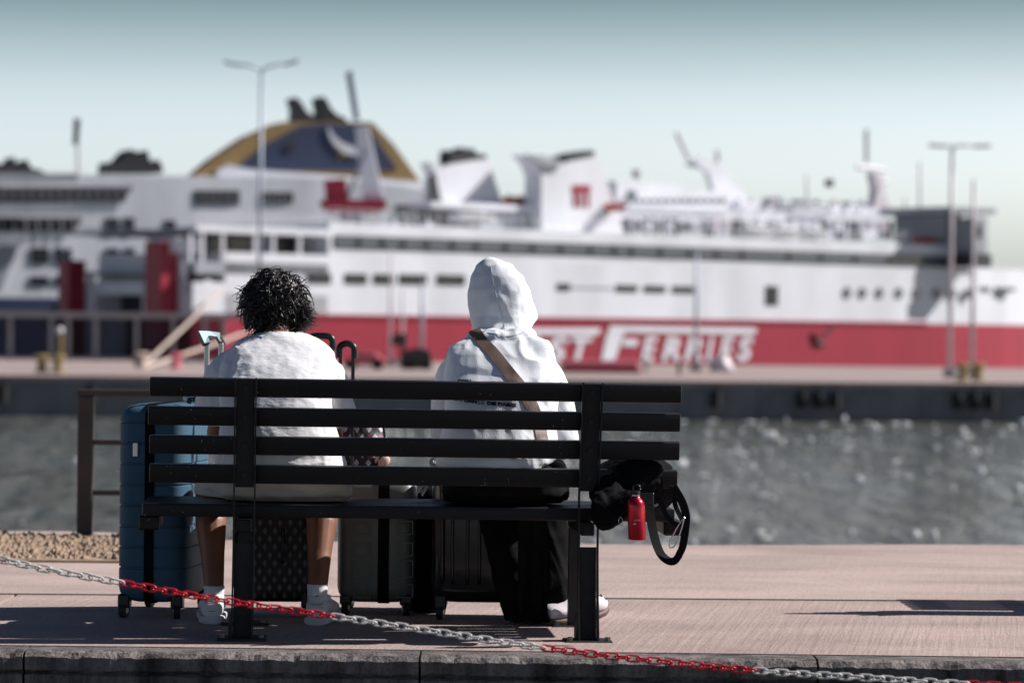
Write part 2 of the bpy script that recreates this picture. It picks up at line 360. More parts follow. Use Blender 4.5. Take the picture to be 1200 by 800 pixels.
M['mast_pale'] = mat('pale_mast_paint', (0.55, 0.50, 0.54), 0.5, var=0.1, vs=1)
M['rope'] = mat('mooring_rope', (0.52, 0.42, 0.36), 0.8, var=0.2, vs=4)
M['bollard_yellow'] = mat('bollard_yellow', (0.27, 0.21, 0.09), 0.6, var=0.2, vs=3)
M['fence_steel'] = mat('fence_grey_steel', (0.32, 0.31, 0.32), 0.5, 0.3)
m = bpy.data.materials.new('tinted_glass'); m.use_nodes = True; N, L, p = nodes_of(m)
tr = N.new('ShaderNodeBsdfTransparent'); tr.inputs[0].default_value = (0.55, 0.55, 0.60, 1); ms = N.new('ShaderNodeMixShader'); ms.inputs[0].default_value = 0.14
nzz = N.new('ShaderNodeTexNoise'); nzz.inputs['Scale'].default_value = 0.8
mr = N.new('ShaderNodeMapRange'); mr.inputs['To Min'].default_value = 0.05; mr.inputs['To Max'].default_value = 0.2; L.new(nzz.outputs['Fac'], mr.inputs[0]); L.new(mr.outputs[0], p.inputs['Roughness'])
p.inputs['Base Color'].default_value = (0.03, 0.03, 0.035, 1)
L.new(tr.outputs[0], ms.inputs[1]); L.new(p.outputs[0], ms.inputs[2]); L.new(ms.outputs[0], N['Material Output'].inputs[0]); M['tinted'] = m
M['rubber_fender'] = mat('fender_rubber', (0.012, 0.012, 0.014), 0.8)
M['forklift'] = mat('forklift_dark', (0.03, 0.035, 0.04), 0.6)
M['pink'] = mat('faded_red_tarp', (0.60, 0.16, 0.20), 0.6, var=0.15, vs=1)

# ================================================================== SETTING
WZ = -3.42        # water level
FQ = -1.47        # far quay top
def sheet(pts, z): 
    bm = B(); bm.faces.new([bm.verts.new((x, y, z)) for x, y in pts]); return bm
o = obj('water', sheet([(-6000, -30), (6000, -30), (6000, 9000), (-6000, 9000)], WZ), M['water']); tag(o, kind='structure')
o = obj('seabed', sheet([(-6000, -30), (6000, -30), (6000, 9000), (-6000, 9000)], WZ-4), M['seabed']); tag(o, kind='structure')
o = obj('road', bx(-40, 40, -60, 9.68, -0.6, -0.24), M['asphalt']); tag(o, kind='structure')
# kerb line, joint line and far edge of the promenade
def KY(x): return 9.80 - 0.022*x           # kerb face
def CY(x): return 9.955 - 0.012*x          # crack behind the kerb
JY = lambda x: 11.93 + 0.035*x             # expansion joint
def EY(x):
    return 14.95 + 0.10*noise.noise(Vector((x*0.9, 3, 0))) - 0.33*max(-1.0, min(1.6, x))*0 + (0.55 if x < -1.2 else 0.0)*min(1, (-1.2-x)) + (0.25*min(1, max(0, x-0.9)))
prom = empty('promenade'); tag(prom, kind='structure')
def strip_slab(xs, y0f, y1f, z0, z1, name, m, jag=0.0, n=1):
    bm = B(); top = []; 
    a = []; bpt = []
    for x in xs:
        j = jag*noise.noise(Vector((x*30, 1, 0)))
        a.append((x, y0f(x)+j)); bpt.append((x, y1f(x)))
    def ring(pts, z): return [bm.verts.new((x, y, z)) for x, y in pts]
    at, bt, ab, bb = ring(a, z1), ring(bpt, z1), ring(a, z0), ring(bpt, z0)
    for i in range(len(xs)-1):
        bm.faces.new((at[i], at[i+1], bt[i+1], bt[i])); bm.faces.new((ab[i], at[i], at[i+1], ab[i+1])[::-1])
        bm.faces.new((bt[i], bt[i+1], bb[i+1], bb[i])[::-1]); bm.faces.new((ab[i], ab[i+1], bb[i+1], bb[i])[::-1])
    bm.faces.new((at[0], bt[0], bb[0], ab[0])); bm.faces.new((at[-1], bt[-1], bb[-1], ab[-1])[::-1])
    return obj(name, bm, m, prom)
def lin(a, b, n): return [a+(b-a)*i/n for i in range(n+1)]
cuts = [-14, -9, -5.2, -1.9, 4.6, 8.9, 14]
for a_, b_ in zip(cuts, cuts[1:]):
    strip_slab(lin(a_+.008, b_-.008, 14), lambda x: CY(x)+0.006, lambda x: JY(x)-0.030, -0.16, 0.0, 'paving_slab', M['slab'])
cuts = [-14, -7.3, 3.4, 14]
for a_, b_ in zip(cuts, cuts[1:]):
    strip_slab(lin(a_+.008, b_-.008, 60), lambda x: JY(x)+0.030, EY, -0.16, 0.0, 'paving_slab', M['slab2'])
obj('joint_fill', sheet([(-14, JY(-14)-.04), (14, JY(14)-.04), (14, JY(14)+.04), (-14, JY(-14)+.04)], -0.018), M['jointgrey'], prom)
obj('quay_body', bx(-14, 14, 9.9, 14.6, -4, -0.165), M['joint'], prom)
for x0 in [-7.9+1.27*i for i in range(13)]:
    x1 = x0+1.262
    # worn kerb stone: irregular top arris
    bm = B(); nx = 60
    prof = [(0.0, -0.6), (0.0, -0.078), (0.022, -0.070), (0.006, -0.060), (0.0, -0.018), (0.02, -0.004), (0.05, 0.0), (0.16, 0.0), (0.16, -0.6)]
    rings = []
    for i in range(nx+1):
        x = x0+(x1-x0)*i/nx; r = []
        wv = noise.fractal(Vector((x*9, 2, 0)), 1, 2, 4)
        for k, (dy, z) in enumerate(prof):
            ww = noise.fractal(Vector((x*14, z*60, k)), 1, 2, 3)
            if k in (4, 5): dy2, z2 = dy+0.012*abs(ww)+0.015*max(0, wv), z-0.010*abs(ww)-0.010*max(0, wv)
            elif k in (1, 2, 3): dy2, z2 = dy+0.006*ww, z+0.004*ww
            elif k == 6: dy2, z2 = dy+0.02*ww, z
            else: dy2, z2 = dy, z
            y = (CY(x)-0.004) if k >= 7 else KY(x)+dy2
            r.append(Vector((x, y, z2-0.002)))
        rings.append(r)
    loft(bm, rings); obj('kerb_stone', bm, M['kerb'], prom)
# pebbled strip at the left
bm = B()
for k in range(2400):
    x = random.uniform(-3.4, -1.55); y = random.uniform(13.5, 15.0)
    s = random.uniform(0.010, 0.022)
    v = bmesh.ops.create_icosphere(bm, subdivisions=1, radius=s)['verts'] if k < 0 else None
    c = Vector((x, y, 0.006+random.uniform(0, 0.012)+0.012*noise.noise(Vector((x*6, y*6, 0)))))
    p_ = [c+Vector(d)*s*random.uniform(0.8, 1.2) for d in ((1, 0, 0), (0, 1, 0), (-1, 0, 0), (0, -1, 0), (0, 0, 0.9))]
    vs = [bm.verts.new(q) for q in p_]
    for i in range(4): bm.faces.new((vs[i], vs[(i+1) % 4], vs[4]))
    bm.faces.new((vs[3], vs[2], vs[1], vs[0]))
o = obj('pebble_ground', bm, M['pebble'], recentre=False); tag(o, kind='stuff')
o = obj('gravel_bed', bx(-3.45, -1.5, 13.45, 15.05, 0.001, 0.012, bev=0.004), M['pebble']); tag(o, kind='structure')
# far quay: slab with wall towards us
fqr = empty('far_quay'); tag(fqr, kind='structure')
def FQY(x): return 152 + 0.13*x
bm = B(); a = [(-140, FQY(-140)), (140, FQY(140)), (140, 226), (-140, 226)]
loft(bm, [[Vector((x, y, -9)) for x, y in a], [Vector((x, y, FQ)) for x, y in a]]); obj('quay_surface', bm, [M['farquay']], fqr)
for i in range(-20, 20):
    x0 = i*4.1; bm = B(); jz = random.uniform(-.03, .03)
    q = [(x0+.015, FQY(x0)-0.44+jz), (x0+4.085, FQY(x0+4.1)-0.44+jz), (x0+4.085, FQY(x0+4.1)-.002), (x0+.015, FQY(x0)-.002)]
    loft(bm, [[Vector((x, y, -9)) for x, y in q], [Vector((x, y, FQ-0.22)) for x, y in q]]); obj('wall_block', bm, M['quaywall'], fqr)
    bm = B(); q = [(x0+.01, FQY(x0)-0.5), (x0+4.09, FQY(x0+4.1)-0.5), (x0+4.09, FQY(x0+4.1)-.002), (x0+.01, FQY(x0)-.002)]
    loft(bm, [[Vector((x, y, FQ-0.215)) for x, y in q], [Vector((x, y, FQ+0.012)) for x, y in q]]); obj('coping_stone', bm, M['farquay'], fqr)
bm = B(); rf = random.Random(5)  # tilted white flecks: sun sparkle on the water put in as geometry
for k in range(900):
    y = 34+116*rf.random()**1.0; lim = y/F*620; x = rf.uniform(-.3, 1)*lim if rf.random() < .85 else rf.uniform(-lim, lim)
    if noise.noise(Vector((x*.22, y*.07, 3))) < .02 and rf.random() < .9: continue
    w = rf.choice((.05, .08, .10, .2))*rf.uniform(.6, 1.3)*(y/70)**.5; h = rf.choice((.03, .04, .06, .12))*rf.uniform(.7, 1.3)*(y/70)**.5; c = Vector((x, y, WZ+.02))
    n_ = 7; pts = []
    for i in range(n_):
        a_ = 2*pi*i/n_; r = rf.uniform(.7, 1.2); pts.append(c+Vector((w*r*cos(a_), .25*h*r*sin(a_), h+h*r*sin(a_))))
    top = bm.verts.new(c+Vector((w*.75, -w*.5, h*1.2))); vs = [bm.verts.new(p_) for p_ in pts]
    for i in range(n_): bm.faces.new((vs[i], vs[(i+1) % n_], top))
o = obj('water_glint_flecks', bm, M['glint'], recentre=False, smooth=True); tag(o, kind='stuff')
# fenders hanging on the far wall
for k, (px, w, nm) in enumerate(((18, 1.4, 'far left rubber fender on the quay wall'), (118, 1.0, 'rubber fender on the quay wall above the rusty railing post'), (840, 1.2, 'rubber fender on the quay wall just right of the bench'), (962, 2.6, 'widest rubber fender on the quay wall across the water'), (1150, 3.0, 'far right rubber fender on the quay wall under the lamp post'))):
    p0 = P(px, 470, 152); y = FQY(p0.x)-0.62; bm = B()
    n_ = max(1, int(w/0.8))
    for j in range(n_):
        xx = p0.x+(j-(n_-1)/2)*0.85
        cyl(bm, (xx, y, -2.35), (0, 0, 1), 0.26, 0.8, 14)
        tube(bm, [(xx, y+.1, -1.9), (xx, y+.1, FQ)], 0.03, 6)
    o = obj('dock_fender', bm, M['rubber_fender'], smooth=40); tag(o, 'black '+nm, 'fender', 'fenders on the far quay wall')

# ================================================================== FAST FERRY
PSI = radians(40); FO = Vector(P(225, 400, 235)); FO.z = 0
fer = thing('red_white_ferry', 'big white ferry with a red lower hull and large white lettering moored stern first', 'ferry', (FO.x, FO.y, 0), PSI)
fu = Vector((cos(PSI), sin(PSI), 0)); fv = Vector((-sin(PSI), cos(PSI), 0))
def H(px, py, v=0.0):
    """(u, z) on the ferry plane at inward offset v"""
    d = ray(px, py); o_ = FO + fv*v
    t = (o_-CO).dot(fv)/d.dot(fv); q = CO+d*t
    return ((q-FO).dot(fu), q.z)
def hu(px, v=0.0): return H(px, 300, v)[0]
def ST(px):           # v on stern plane (u=0)
    d = ray(px, 350); t = (FO-CO).dot(fu)/d.dot(fu); q = CO+d*t; return (q-FO).dot(fv)
def hz(px, py, v=0.0): return H(px, py, v)[1]
def fp(name, bm, m, parent=None, **k): return obj(name, bm, m, parent or fer, local=(parent is None), **k)
W_ = ST(78)
zb = hz(700, 374)                 # top of red band
zd = hz(700, 272)                 # main deck edge
zf = hz(1180, 322)                # foredeck
uA = hu(385); uB = H(1160, 300, -2.8)[0]-1.6; uE = uB+30
def outline(z0, z1, pts):
    bm = B(); return loft(bm, [[Vector((u, v, z0)) for u, v in pts], [Vector((u, v, z1)) for u, v in pts]])
def hull_pts(ub, ue, bulge=1.0):
    p1 = [(ub, 0)] + [(ub+(ue-ub)*t, W_/2*t**2.2) for t in lin(.15, 1, 7)]
    p2 = [(u, W_-v) for u, v in reversed(p1[:-1])]
    return p1+p2
full = hull_pts(uB-6, uE)
va, vb = ST(166), ST(111)         # stern door
def hullpart(name, z0, z1, m, u0=0.0):
    fp(name, outline(z0, z1, [(u0, 0)]+full+[(u0, W_)]), m)
fp('red_hull', outline(WZ-3, zb, [(3, 0)]+full+[(3, W_)]), M['ship_red'])
for v0, v1 in ((0, va), (vb, W_)): fp('stern_panel', bx(0, 2.99, v0, v1, WZ-3, zb-.01), M['ship_red'])
fp('white_hull', outline(zb+.002, zf, [(3, 0)]+full+[(3, W_)]), M['ship_white'])
# stern: white transom with shade-dark doorway and two red ramp towers
zt = hz(225, 330)
for v0, v1, z0, z1 in ((0, va, zb+.01, zt), (vb, W_, zb+.01, zt)): fp('transom', bx(0.05, 2.99, v0, v1, z0, z1), M['ship_white'])
fp('transom', bx(0.06, 2.99, va+.01, vb-.01, hz(225, 345), zt), M['ship_white'])
fp('door_shade', bx(2.5, 2.995, va+.01, vb-.01, -2, hz(225, 345)-.01), M['ship_dark'])  # solid dark panel: shade inside the doorway put into its colour
r_ = fp('stern_ramp', bx(-1.2, -0.9, va+.6, vb-.6, -2.2, hz(225, 372), M=None), M['ship_grey'])
for c, h, w in ((ST(199), 283, 1.15), (ST(94), 303, 0.8)):
    fp('ramp_tower', bx(-1.6, 0.0, c-w, c+w, -2.6, hz(225, h), bev=.05), M['ship_red'])
    fp('tower_edge', bx(0.02, .5, c-w-.5, c-w-.02, -2.0, hz(225, h)-1.2), M['ship_white'])
# upper white side wall carrying the long window band
fp('side_wall', outline(zf+.002, zd, [(uA, 0.0), (uB, 0.0), (uB+1.5, 3), (uB+2.5, W_/2), (uB+1.5, W_-3), (uB, W_), (uA, W_)]), M['ship_white'])
z0, z1 = hz(700, 301), hz(700, 286)
fp('window_band', bx(uA+.5, uB-1, -0.06, 0.3, z0, z1), M['ship_black'])
bpx = [388, 418, 446, 470, 498, 528, 556, 590, 622, 655, 690, 718, 738, 772, 806, 838, 868, 922, 960, 1000, 1040, 1082, 1120, 1150]
for a_, b_ in zip(bpx, bpx[1:]):
    fp('window', bx(hu(a_)+.28, hu(b_)-.28, -0.12, -0.055, z0+.12, z1-.1), M['ship_glass'])
for a_, b_ in ((360, 388), (404, 430), (438, 462), (468, 500), (512, 545), (653, 668), (722, 747), (755, 780), (788, 813)):
    zz0, zz1 = hz(700, 341), hz(700, 333)
    if a_ < 600: zz0, zz1 = hz((a_+b_)/2, 332+(a_-360)*.012), hz((a_+b_)/2, 320+(a_-360)*.012)
    fp('window', bx(hu(a_), hu(b_), -0.08, .2, zz0, zz1), M['ship_glass_dark'])
fp('rubbing_strip', bx(hu(670), hu(718), -0.06, .1, hz(700, 338), hz(700, 336)), M['ship_grey'])
sw = fp('side_door', bx(hu(897), hu(912), -0.05, .2, hz(905, 358), hz(905, 335)), M['ship_black'])
for k in range(3):
    fp('pane', bx(hu(898.5), hu(910.5), -0.09, -.045, hz(905, 356-k*7), hz(905, 351.5-k*7)), M['ship_glass_dark'], sw)
for px in (992, 1010, 1030, 1053, 1073, 1098, 1116, 1134):
    u, z = H(px, 343+(px-1000)*.008); bm = B(); cyl(bm, (u, -0.02, z), (0, 1, 0), 0.52, 0.16, 16); fp('porthole', bm, M['ship_glass'], smooth=40)
for a_, b_ in ((1148, 1166), (1176, 1195)):
    fp('window', bx(hu(a_), hu(b_), -0.08+.6, 1.6, hz(1160, 341), hz(1160, 336)), M['ship_glass'])
# hawse mark and anchor
u, z = H(966, 391); an = fp('anchor', tube(B(), [(u-.9, -.15, z-.7), (u+1.0, -.15, z+.6)], .13, 8), M['ship_black'])
bm = tube(B(), [(u-1.6, -.15, z+.1), (u-1.1, -.2, z-.8), (u-.1, -.15, z-1.0)], .14, 8); fp('anchor_fluke', bm, M['ship_black'])
# long thin fender lines
fp('rubbing_strip', bx(3.2, uB-4, -0.14, 0, zb-.12, zb+.12), M['ship_red'])
# lettering: letters stand 6 cm proud of the hull
def text_mesh(s, size, bold=0.0, shear=0.0, ext=0.0, spacing=1.0, res=4):
    c = bpy.data.curves.new('t', 'FONT'); c.body = s; c.size = size; c.offset = bold; c.shear = shear; c.extrude = ext; c.space_character = spacing; c.resolution_u = res
    o_ = bpy.data.objects.new('t', c); COL.objects.link(o_); dg = bpy.context.evaluated_depsgraph_get(); dg.update()
    me = bpy.data.meshes.new_from_object(o_.evaluated_get(dg), depsgraph=dg); bpy.data.objects.remove(o_); bpy.data.curves.remove(c)
    xs = [v.co.x for v in me.vertices]; ys = [v.co.y for v in me.vertices]
    return me, min(xs), max(xs), min(ys), max(ys)
def hull_text(s, pa, pb, ya, yb, bold, shear=0.25):
    me, a, b_, c, d = text_mesh(s, 1.0, bold, shear, 0.01)
    u0, u1 = hu(pa), hu(pb); z0 = hz((pa+pb)/2, yb); z1 = hz((pa+pb)/2, ya)
    for v in me.vertices:
        x, y, zz = v.co; v.co = Vector((u0+(x-a)/(b_-a)*(u1-u0), -0.05-zz*4, z0+(y-c)/(d-c)*(z1-z0)))
    fp('lettering', me, M['ship_white'])
def slant(pts): return [H(px, py) for px, py in pts]
def logo_poly(pts, y0=-.09): fp('lettering', prism(B(), slant(pts), y0, 0.05), M['ship_white'])
for k, ch in enumerate('AST'): hull_text(ch, 612+k*29, 612+k*29+25, 394.5, 423.5, 0.030)
for k, ch in enumerate('ERRIES'):
    a0 = [752, 776, 802, 828, 843, 864][k]; w = [19, 22, 22, 9, 18, 19][k]; hull_text(ch, a0, a0+w, 394.5, 423, 0.034)
logo_poly([(556, 384.5), (703, 384.5), (701, 392), (554, 392)])
logo_poly([(556, 392.4), (568, 392.4), (562, 424), (550, 424)])
logo_poly([(568, 401), (590, 401), (588, 408), (566.5, 408)])
logo_poly([(714, 381.5), (886, 384.5), (884.5, 391.5), (713, 389)])
logo_poly([(711, 389.2), (731, 389.6), (719, 424), (703.5, 424)])
logo_poly([(731, 397), (748, 397.5), (745, 405.5), (728.5, 405)])
# aft open decks, px 215..385
for (y_top, y_bot, name) in ((266, 274, 'upper_bulwark'), (308, 322, 'lower_bulwark'), (345, 371, 'aft_side')):
    za, zb_ = hz(300, y_bot), hz(300, y_top)
    fp(name, bx(0.3 if name != 'aft_side' else 3, uA-.01, 0.0, 0.35, max(za, zb+.01), zb_), M['ship_white' if name != 'lower_bulwark' else 'ship_grey'])
    fp('deck_plate', bx(0.3, uA-.01, 0.36, W_-.1, za, za+.25), M['ship_grey'])
fp('inner_wall', bx(8, uA-.02, 3.5, W_-3.5, zf+.01, zd-.3), M['ship_grey'])
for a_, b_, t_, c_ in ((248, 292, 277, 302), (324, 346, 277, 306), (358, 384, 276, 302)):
    fp('deck_opening_shade', bx(hu(a_, 3.4), hu(b_, 3.4), 3.3, 3.49, hz((a_+b_)/2, c_, 3.4), hz((a_+b_)/2, t_, 3.4)), M['ship_glass_dark'])  # dark panels on the wall; shade of the openings is in their colour
fp('deck_recess_shade', bx(1, uA-.02, .9, 3.2, hz(300, 343), hz(300, 324)), M['ship_dark'])  # solid box coloured dark for the shade under the aft deck
for px in (224, 238, 262, 300, 321, 352):
    fp('deck_post', bx(hu(px)-.12, hu(px)+.12, 0.05, 0.3, hz(px, 308), hz(px, 274)), M['ship_white'])
for px in range(228, 330, 9):
    u = hu(px); fp('deck_gear', bx(u-.2, u+.4, .3, .8, hz(px, 344), hz(px, 344-random.uniform(5, 16))), random.choice([M['ship_white'], M['ship_grey'], M['mast_pale']]))
fp('aft_block', bx(hu(215), hu(246), 1.0, 5, hz(230, 296), hz(230, 278)), M['ship_white'])
# upper-deck rail of posts and bars
def rail(ua, ub, v, z, h, n, m=M['ship_white']):
    bm = B()
    for i in range(n+1):
        u = ua+(ub-ua)*i/n; box(bm, u-.03, u+.03, v-.03, v+.03, z, z+h)
    for k in (0.35, 0.7, 1.0): box(bm, ua, ub, v-.02, v+.02, z+h*k-.04, z+h*k)
    fp('deck_rail', bm, m, kind='stuff')
rail(uA, uB-6, 0.25, zd, 1.1, 60); rail(0.5, uA, 0.25, hz(300, 266), 1.1, 22); rail(uB+2, uE-3, 3.2, zf, 1.0, 12)
# houses on the main deck
def house(name, pa, pb, yt, yb, v, dep, m=M['ship_white'], slope=0.0):
    u0, u1 = hu(pa, v), hu(pb, v); z1 = hz((pa+pb)/2, yt, v); z0 = hz((pa+pb)/2, yb, v)
    return fp(name, prism(B(), [(u0, z0), (u1, z0), (u1-slope, z1), (u0+slope, z1)], v, v+dep), m)
house('deck_house', 395, 520, 262, 274, 3, 3)
house('deck_house', 505, 640, 246, 274, 5, 2, M['ship_dark'])  # dark box: shade of the recess behind the lifeboat put into colour
house('deck_house', 560, 618, 248, 272, 3.6, 1.2, M['ship_grey'])
house('deck_house', 505, 640, 239, 246, 3, 3)
house('deck_house', 722, 1040, 247, 274, 4, 3)
house('deck_house', 722, 800, 214, 246, 5, 2)
house('deck_house', 800, 852, 224, 246.5, 5, 2)
house('top_rail_wall', 724, 838, 247, 252, 3, .3)
for a_, b_ in ((730, 746), (753, 770), (777, 795)): house('window', a_, b_, 256, 276, 3.9, .09, M['ship_glass_dark'])
for a_, b_ in ((826, 836), (858, 900), (980, 1010), (1036, 1046)): house('window', a_, b_, 259, 281, 3.9, .09, M['ship_glass_dark'])
house('window', 735, 745, 224, 232, 4.9, .09, M['ship_glass']); house('window', 980, 1010, 262, 282, 3.8, .09, M['ship_glass'])
house('upper_house', 866, 1030, 240, 248, 6, 2); house('top_gear', 930, 975, 243, 251, 3.6, 2, M['ship_grey'])
for px, yt in ((748, 200), (895, 232), (909, 228), (945, 205), (973, 238), (1000, 236), (1077, 190), (1060, 232)):
    u = hu(px, 6); z0_ = zd+1.5; bm = B(); tube(bm, [(u, 6, z0_), (u, 6, hz(px, yt, 6))], .12, 6); fp('pole', bm, M['mast_pale'], smooth=True)
house('pole_light', 971, 976, 210, 219, 6, .6, M['ship_black']); house('pole_light', 745, 750, 199, 208, 6, .6, M['ship_grey'])
for k in range(26):
    px = 860+k*6.6; h = random.uniform(2, 10)
    house('top_gear', px, px+random.uniform(2, 5), 241-h, 241, random.uniform(5, 8), .8, random.choice([M['ship_white'], M['ship_grey'], M['mast_pale']]))
rc_ = random.Random(9)
for px in range(396, 1040, 13):
    if 500 < px < 640 or 640 <= px < 735: continue
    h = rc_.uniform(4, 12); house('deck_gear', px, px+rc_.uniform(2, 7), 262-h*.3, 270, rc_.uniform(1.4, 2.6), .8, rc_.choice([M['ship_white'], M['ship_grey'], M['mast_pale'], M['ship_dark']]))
for px in range(728, 846, 9): house('window', px, px+5, 233, 238, 4.9, .08, M['ship_glass'])
for px in range(740, 1020, 21):
    u = hu(px, 2.4); fp('deck_post', bx(u-.08, u+.08, 2.3, 2.5, zd, hz(px, 249, 2.4)), M['ship_white'])
house('deck_canopy', 736, 1035, 246, 250, 2.2, .5)
# lifeboats in davits: top-level things carried by the ferry
def lifeboat(px, py, wpx, hpx, label, col='boat_white', v=1.6):
    u, z = H(px, py, v); s = (H(px+wpx/2, py, v)[0]-H(px-wpx/2, py, v)[0])/2; h = abs(hz(px, py-hpx/2, v)-hz(px, py+hpx/2, v))/2
    w0 = FO+fu*u+fv*v+Vector((0, 0, z)); t = thing('lifeboat', label, 'lifeboat', (w0.x, w0.y, z-h), PSI, 'lifeboats on the ferry decks')
    rings = [ell((s*c, 0, h*0.1), 0.001+1.3*sqrt(max(0, 1-c*c))**0.7, 0.001+h*sqrt(max(0, 1-c*c))**0.5, 14, 2.4, Vector((0, 1, 0)), Vector((0, 0, 1))) for c in lin(-1, 1, 10)]
    bm = loft(B(), rings)
    bmesh.ops.translate(bm, vec=(0, 0, h), verts=bm.verts); obj('hull', bm, M[col], t, local=True, smooth=True)
    for c in (-.55, 0.55):
        bm = tube(B(), [(s*c, .6, -.1), (s*c, .5, h*1.3), (s*c, 0, h*2.35)], .14, 6); obj('davit', bm, M['ship_grey'], t, local=True)
    for c in lin(-.45, .45, 3): obj('window', bx(s*c-.22, s*c+.22, -1.36, -1.1, h*1.25, h*1.5), M['ship_glass_dark'], t, local=True)
lifeboat(553, 257, 50, 13, 'white lifeboat below the nearer white funnel of the ferry')
lifeboat(884, 273, 30, 15, 'leftmost of three white lifeboats in a row toward the ferry bridge')
lifeboat(916, 273.5, 28, 15, 'middle of three white lifeboats in a row toward the ferry bridge')
lifeboat(951, 275, 24, 14, 'rightmost of three white lifeboats in a row toward the ferry bridge')
lifeboat(604, 237, 28, 12, 'small orange rescue boat between the two white funnels', 'boat_orange', 6)
lifeboat(1082, 282, 22, 7, 'small red rescue boat just aft of the ferry bridge', 'boat_orange', 1.5)
# funnels
def vprism(name, pts, v, dep, m, parent=None):
    o_ = fp(name, prism(B(), [H(px, py, v) for px, py in pts], v, v+dep), m); return o_
vprism('funnel', [(510, 246), (591, 246), (572, 186), (530, 192), (518, 196), (505, 190), (512, 206)], 5, 1.6, M['ship_white'])
vprism('funnel_top', [(527, 191), (541, 192.5), (571, 187), (570, 181), (558, 180), (556, 174), (548, 178), (545, 173), (538, 180), (529, 176)], 5.2, 1.5, M['ship_black'])
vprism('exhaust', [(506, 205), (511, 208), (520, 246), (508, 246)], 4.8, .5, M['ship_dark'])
vprism('funnel', [(634, 276), (731, 276), (712, 215), (697, 178), (672, 184), (662, 192), (650, 186), (636, 184), (618, 181), (628, 190), (635, 206)], 2.0, 2.2, M['ship_white'])
vprism('funnel_top', [(660, 188.5), (674, 186.5), (697, 182), (696, 176), (676, 179), (662, 184)], 1.9, 2.0, M['ship_black'])
vprism('funnel_fin', [(617, 181), (636, 182.5), (660, 189), (662, 193), (640, 194), (628, 189)], 1.5, .4, M['ship_grey'])
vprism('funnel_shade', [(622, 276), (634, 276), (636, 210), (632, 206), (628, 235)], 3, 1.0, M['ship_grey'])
vprism('emblem', [(671, 217), (692, 217), (692, 225), (671, 225)], 1.93, .05, M['ship_red'])
for a_ in (672, 679, 687): vprism('emblem', [(a_, 225.5), (a_+4, 225.5), (a_+4, 243), (a_, 243)], 1.93, .05, M['ship_red'])
lifeboat(720, 243, 12, 9, 'tiny orange life pod on the sloping foot of the big white funnel', 'boat_orange', 1.2)
# masts
vprism('mast', [(845, 247), (884, 247), (872, 226), (858, 212), (842, 192), (822, 184), (812, 188), (830, 202), (836, 222)], 7, .6, M['ship_white'])
for a_ in ([(812, 186), (800, 160), (798, 156)], [(846, 176), (846, 205)], [(826, 196), (810, 192)]):
    fp('aerial', tube(B(), [(H(px, py, 7)[0], 7.6, H(px, py, 7)[1]) for px, py in a_], .18, 6), M['mast_pale'])
vprism('radar_mast', [(1020, 250), (1048, 250), (1040, 238), (1036, 222), (1034, 205), (1024, 202), (1028, 222), (1026, 236)], 7, 1, M['mast_pale'])
for a_ in ([(1008, 196), (1040, 199)], [(1030, 215), (1044, 212)], [(1019, 152), (1019, 190)]):
    fp('aerial', tube(B(), [(H(px, py, 7)[0], 7.4, H(px, py, 7)[1]) for px, py in a_], .2, 6), M['mast_pale'])
# bridge
ub0, ub1 = hu(1112, 0), uB
zb0, zb1, zb2 = hz(1130, 311), hz(1130, 274), hz(1130, 252)
fp('bridge_block', bx(ub0, uB+1, 0.4, 7, zd+.002, zb2), M['ship_grey'])
fp('bridge_wing', bx(hu(1118), uB+1.2, -2.8, 0.38, zb0+1.1, zb2-.3), M['ship_grey'])
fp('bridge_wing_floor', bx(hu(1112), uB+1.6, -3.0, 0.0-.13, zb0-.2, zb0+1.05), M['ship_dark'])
fp('bridge_roof', bx(hu(1090), uB+2.2, -3.0, 8, zb2+.01, zb2+.6), M['ship_grey'])
for k in range(5):
    a_ = hu(1118)+.4+k*(uB-hu(1118))/5; fp('window', bx(a_, a_+(uB-hu(1118))/5-.6, -2.87, -2.79, zb1-.5, zb2-1.0), M['ship_glass_dark'])
for k in range(6):
    a_ = 3+k*2.2; fp('window', bx(uB+1.19, uB+1.3, a_, a_+1.6, zb1, zb2-1.0), M['ship_glass_dark'])
fp('bow_bulwark', outline(zf, zf+.55, [(uB-2, 0.02)]+[(u, v+.02) for u, v in full[:8]]+[(u, v-.4) for u, v in []]+[(uB-2, W_-.1)]), M['ship_white'])

# ------------------------------------------------------------------ deck crane
u, z = H(420, 262, 8); cw = FO+fu*u+fv*8
cr_ = thing('deck_crane', 'white and red deck crane with raised boom behind the curly haired person', 'crane', (cw.x, cw.y, z), 0)
DC = cw.y
def cp(px, py): q = P(px, py, DC); return q
def cprism(name, pts, dep, m, off=0): 
    q = [(cp(*a_).x, cp(*a_).z) for a_ in pts]; return obj(name, prism(B(), q, DC+off, DC+off+dep), m, cr_)
cprism('boom', [(416, 149), (430, 147), (450, 236), (426, 238)], 1.6, M['ship_white'])
cprism('jib', [(405, 86), (412, 82), (421, 140), (414, 141)], .6, M['mast_blue'])
cprism('turntable', [(374, 238), (382, 249), (440, 251), (453, 242), (452, 235), (380, 234)], 3, M['boat_orange'] and M['ship_red'], -.8)
cprism('cabin', [(380, 212), (404, 209), (408, 234), (382, 235)], 2.4, M['ship_red'], -.4)
cprism('pedestal', [(400, 251), (424, 251), (426, 272), (398, 272)], 2, M['ship_grey'])
cprism('ram', [(392, 262), (428, 175), (431, 177), (396, 263)], .5, M['ship_grey'], -.2)

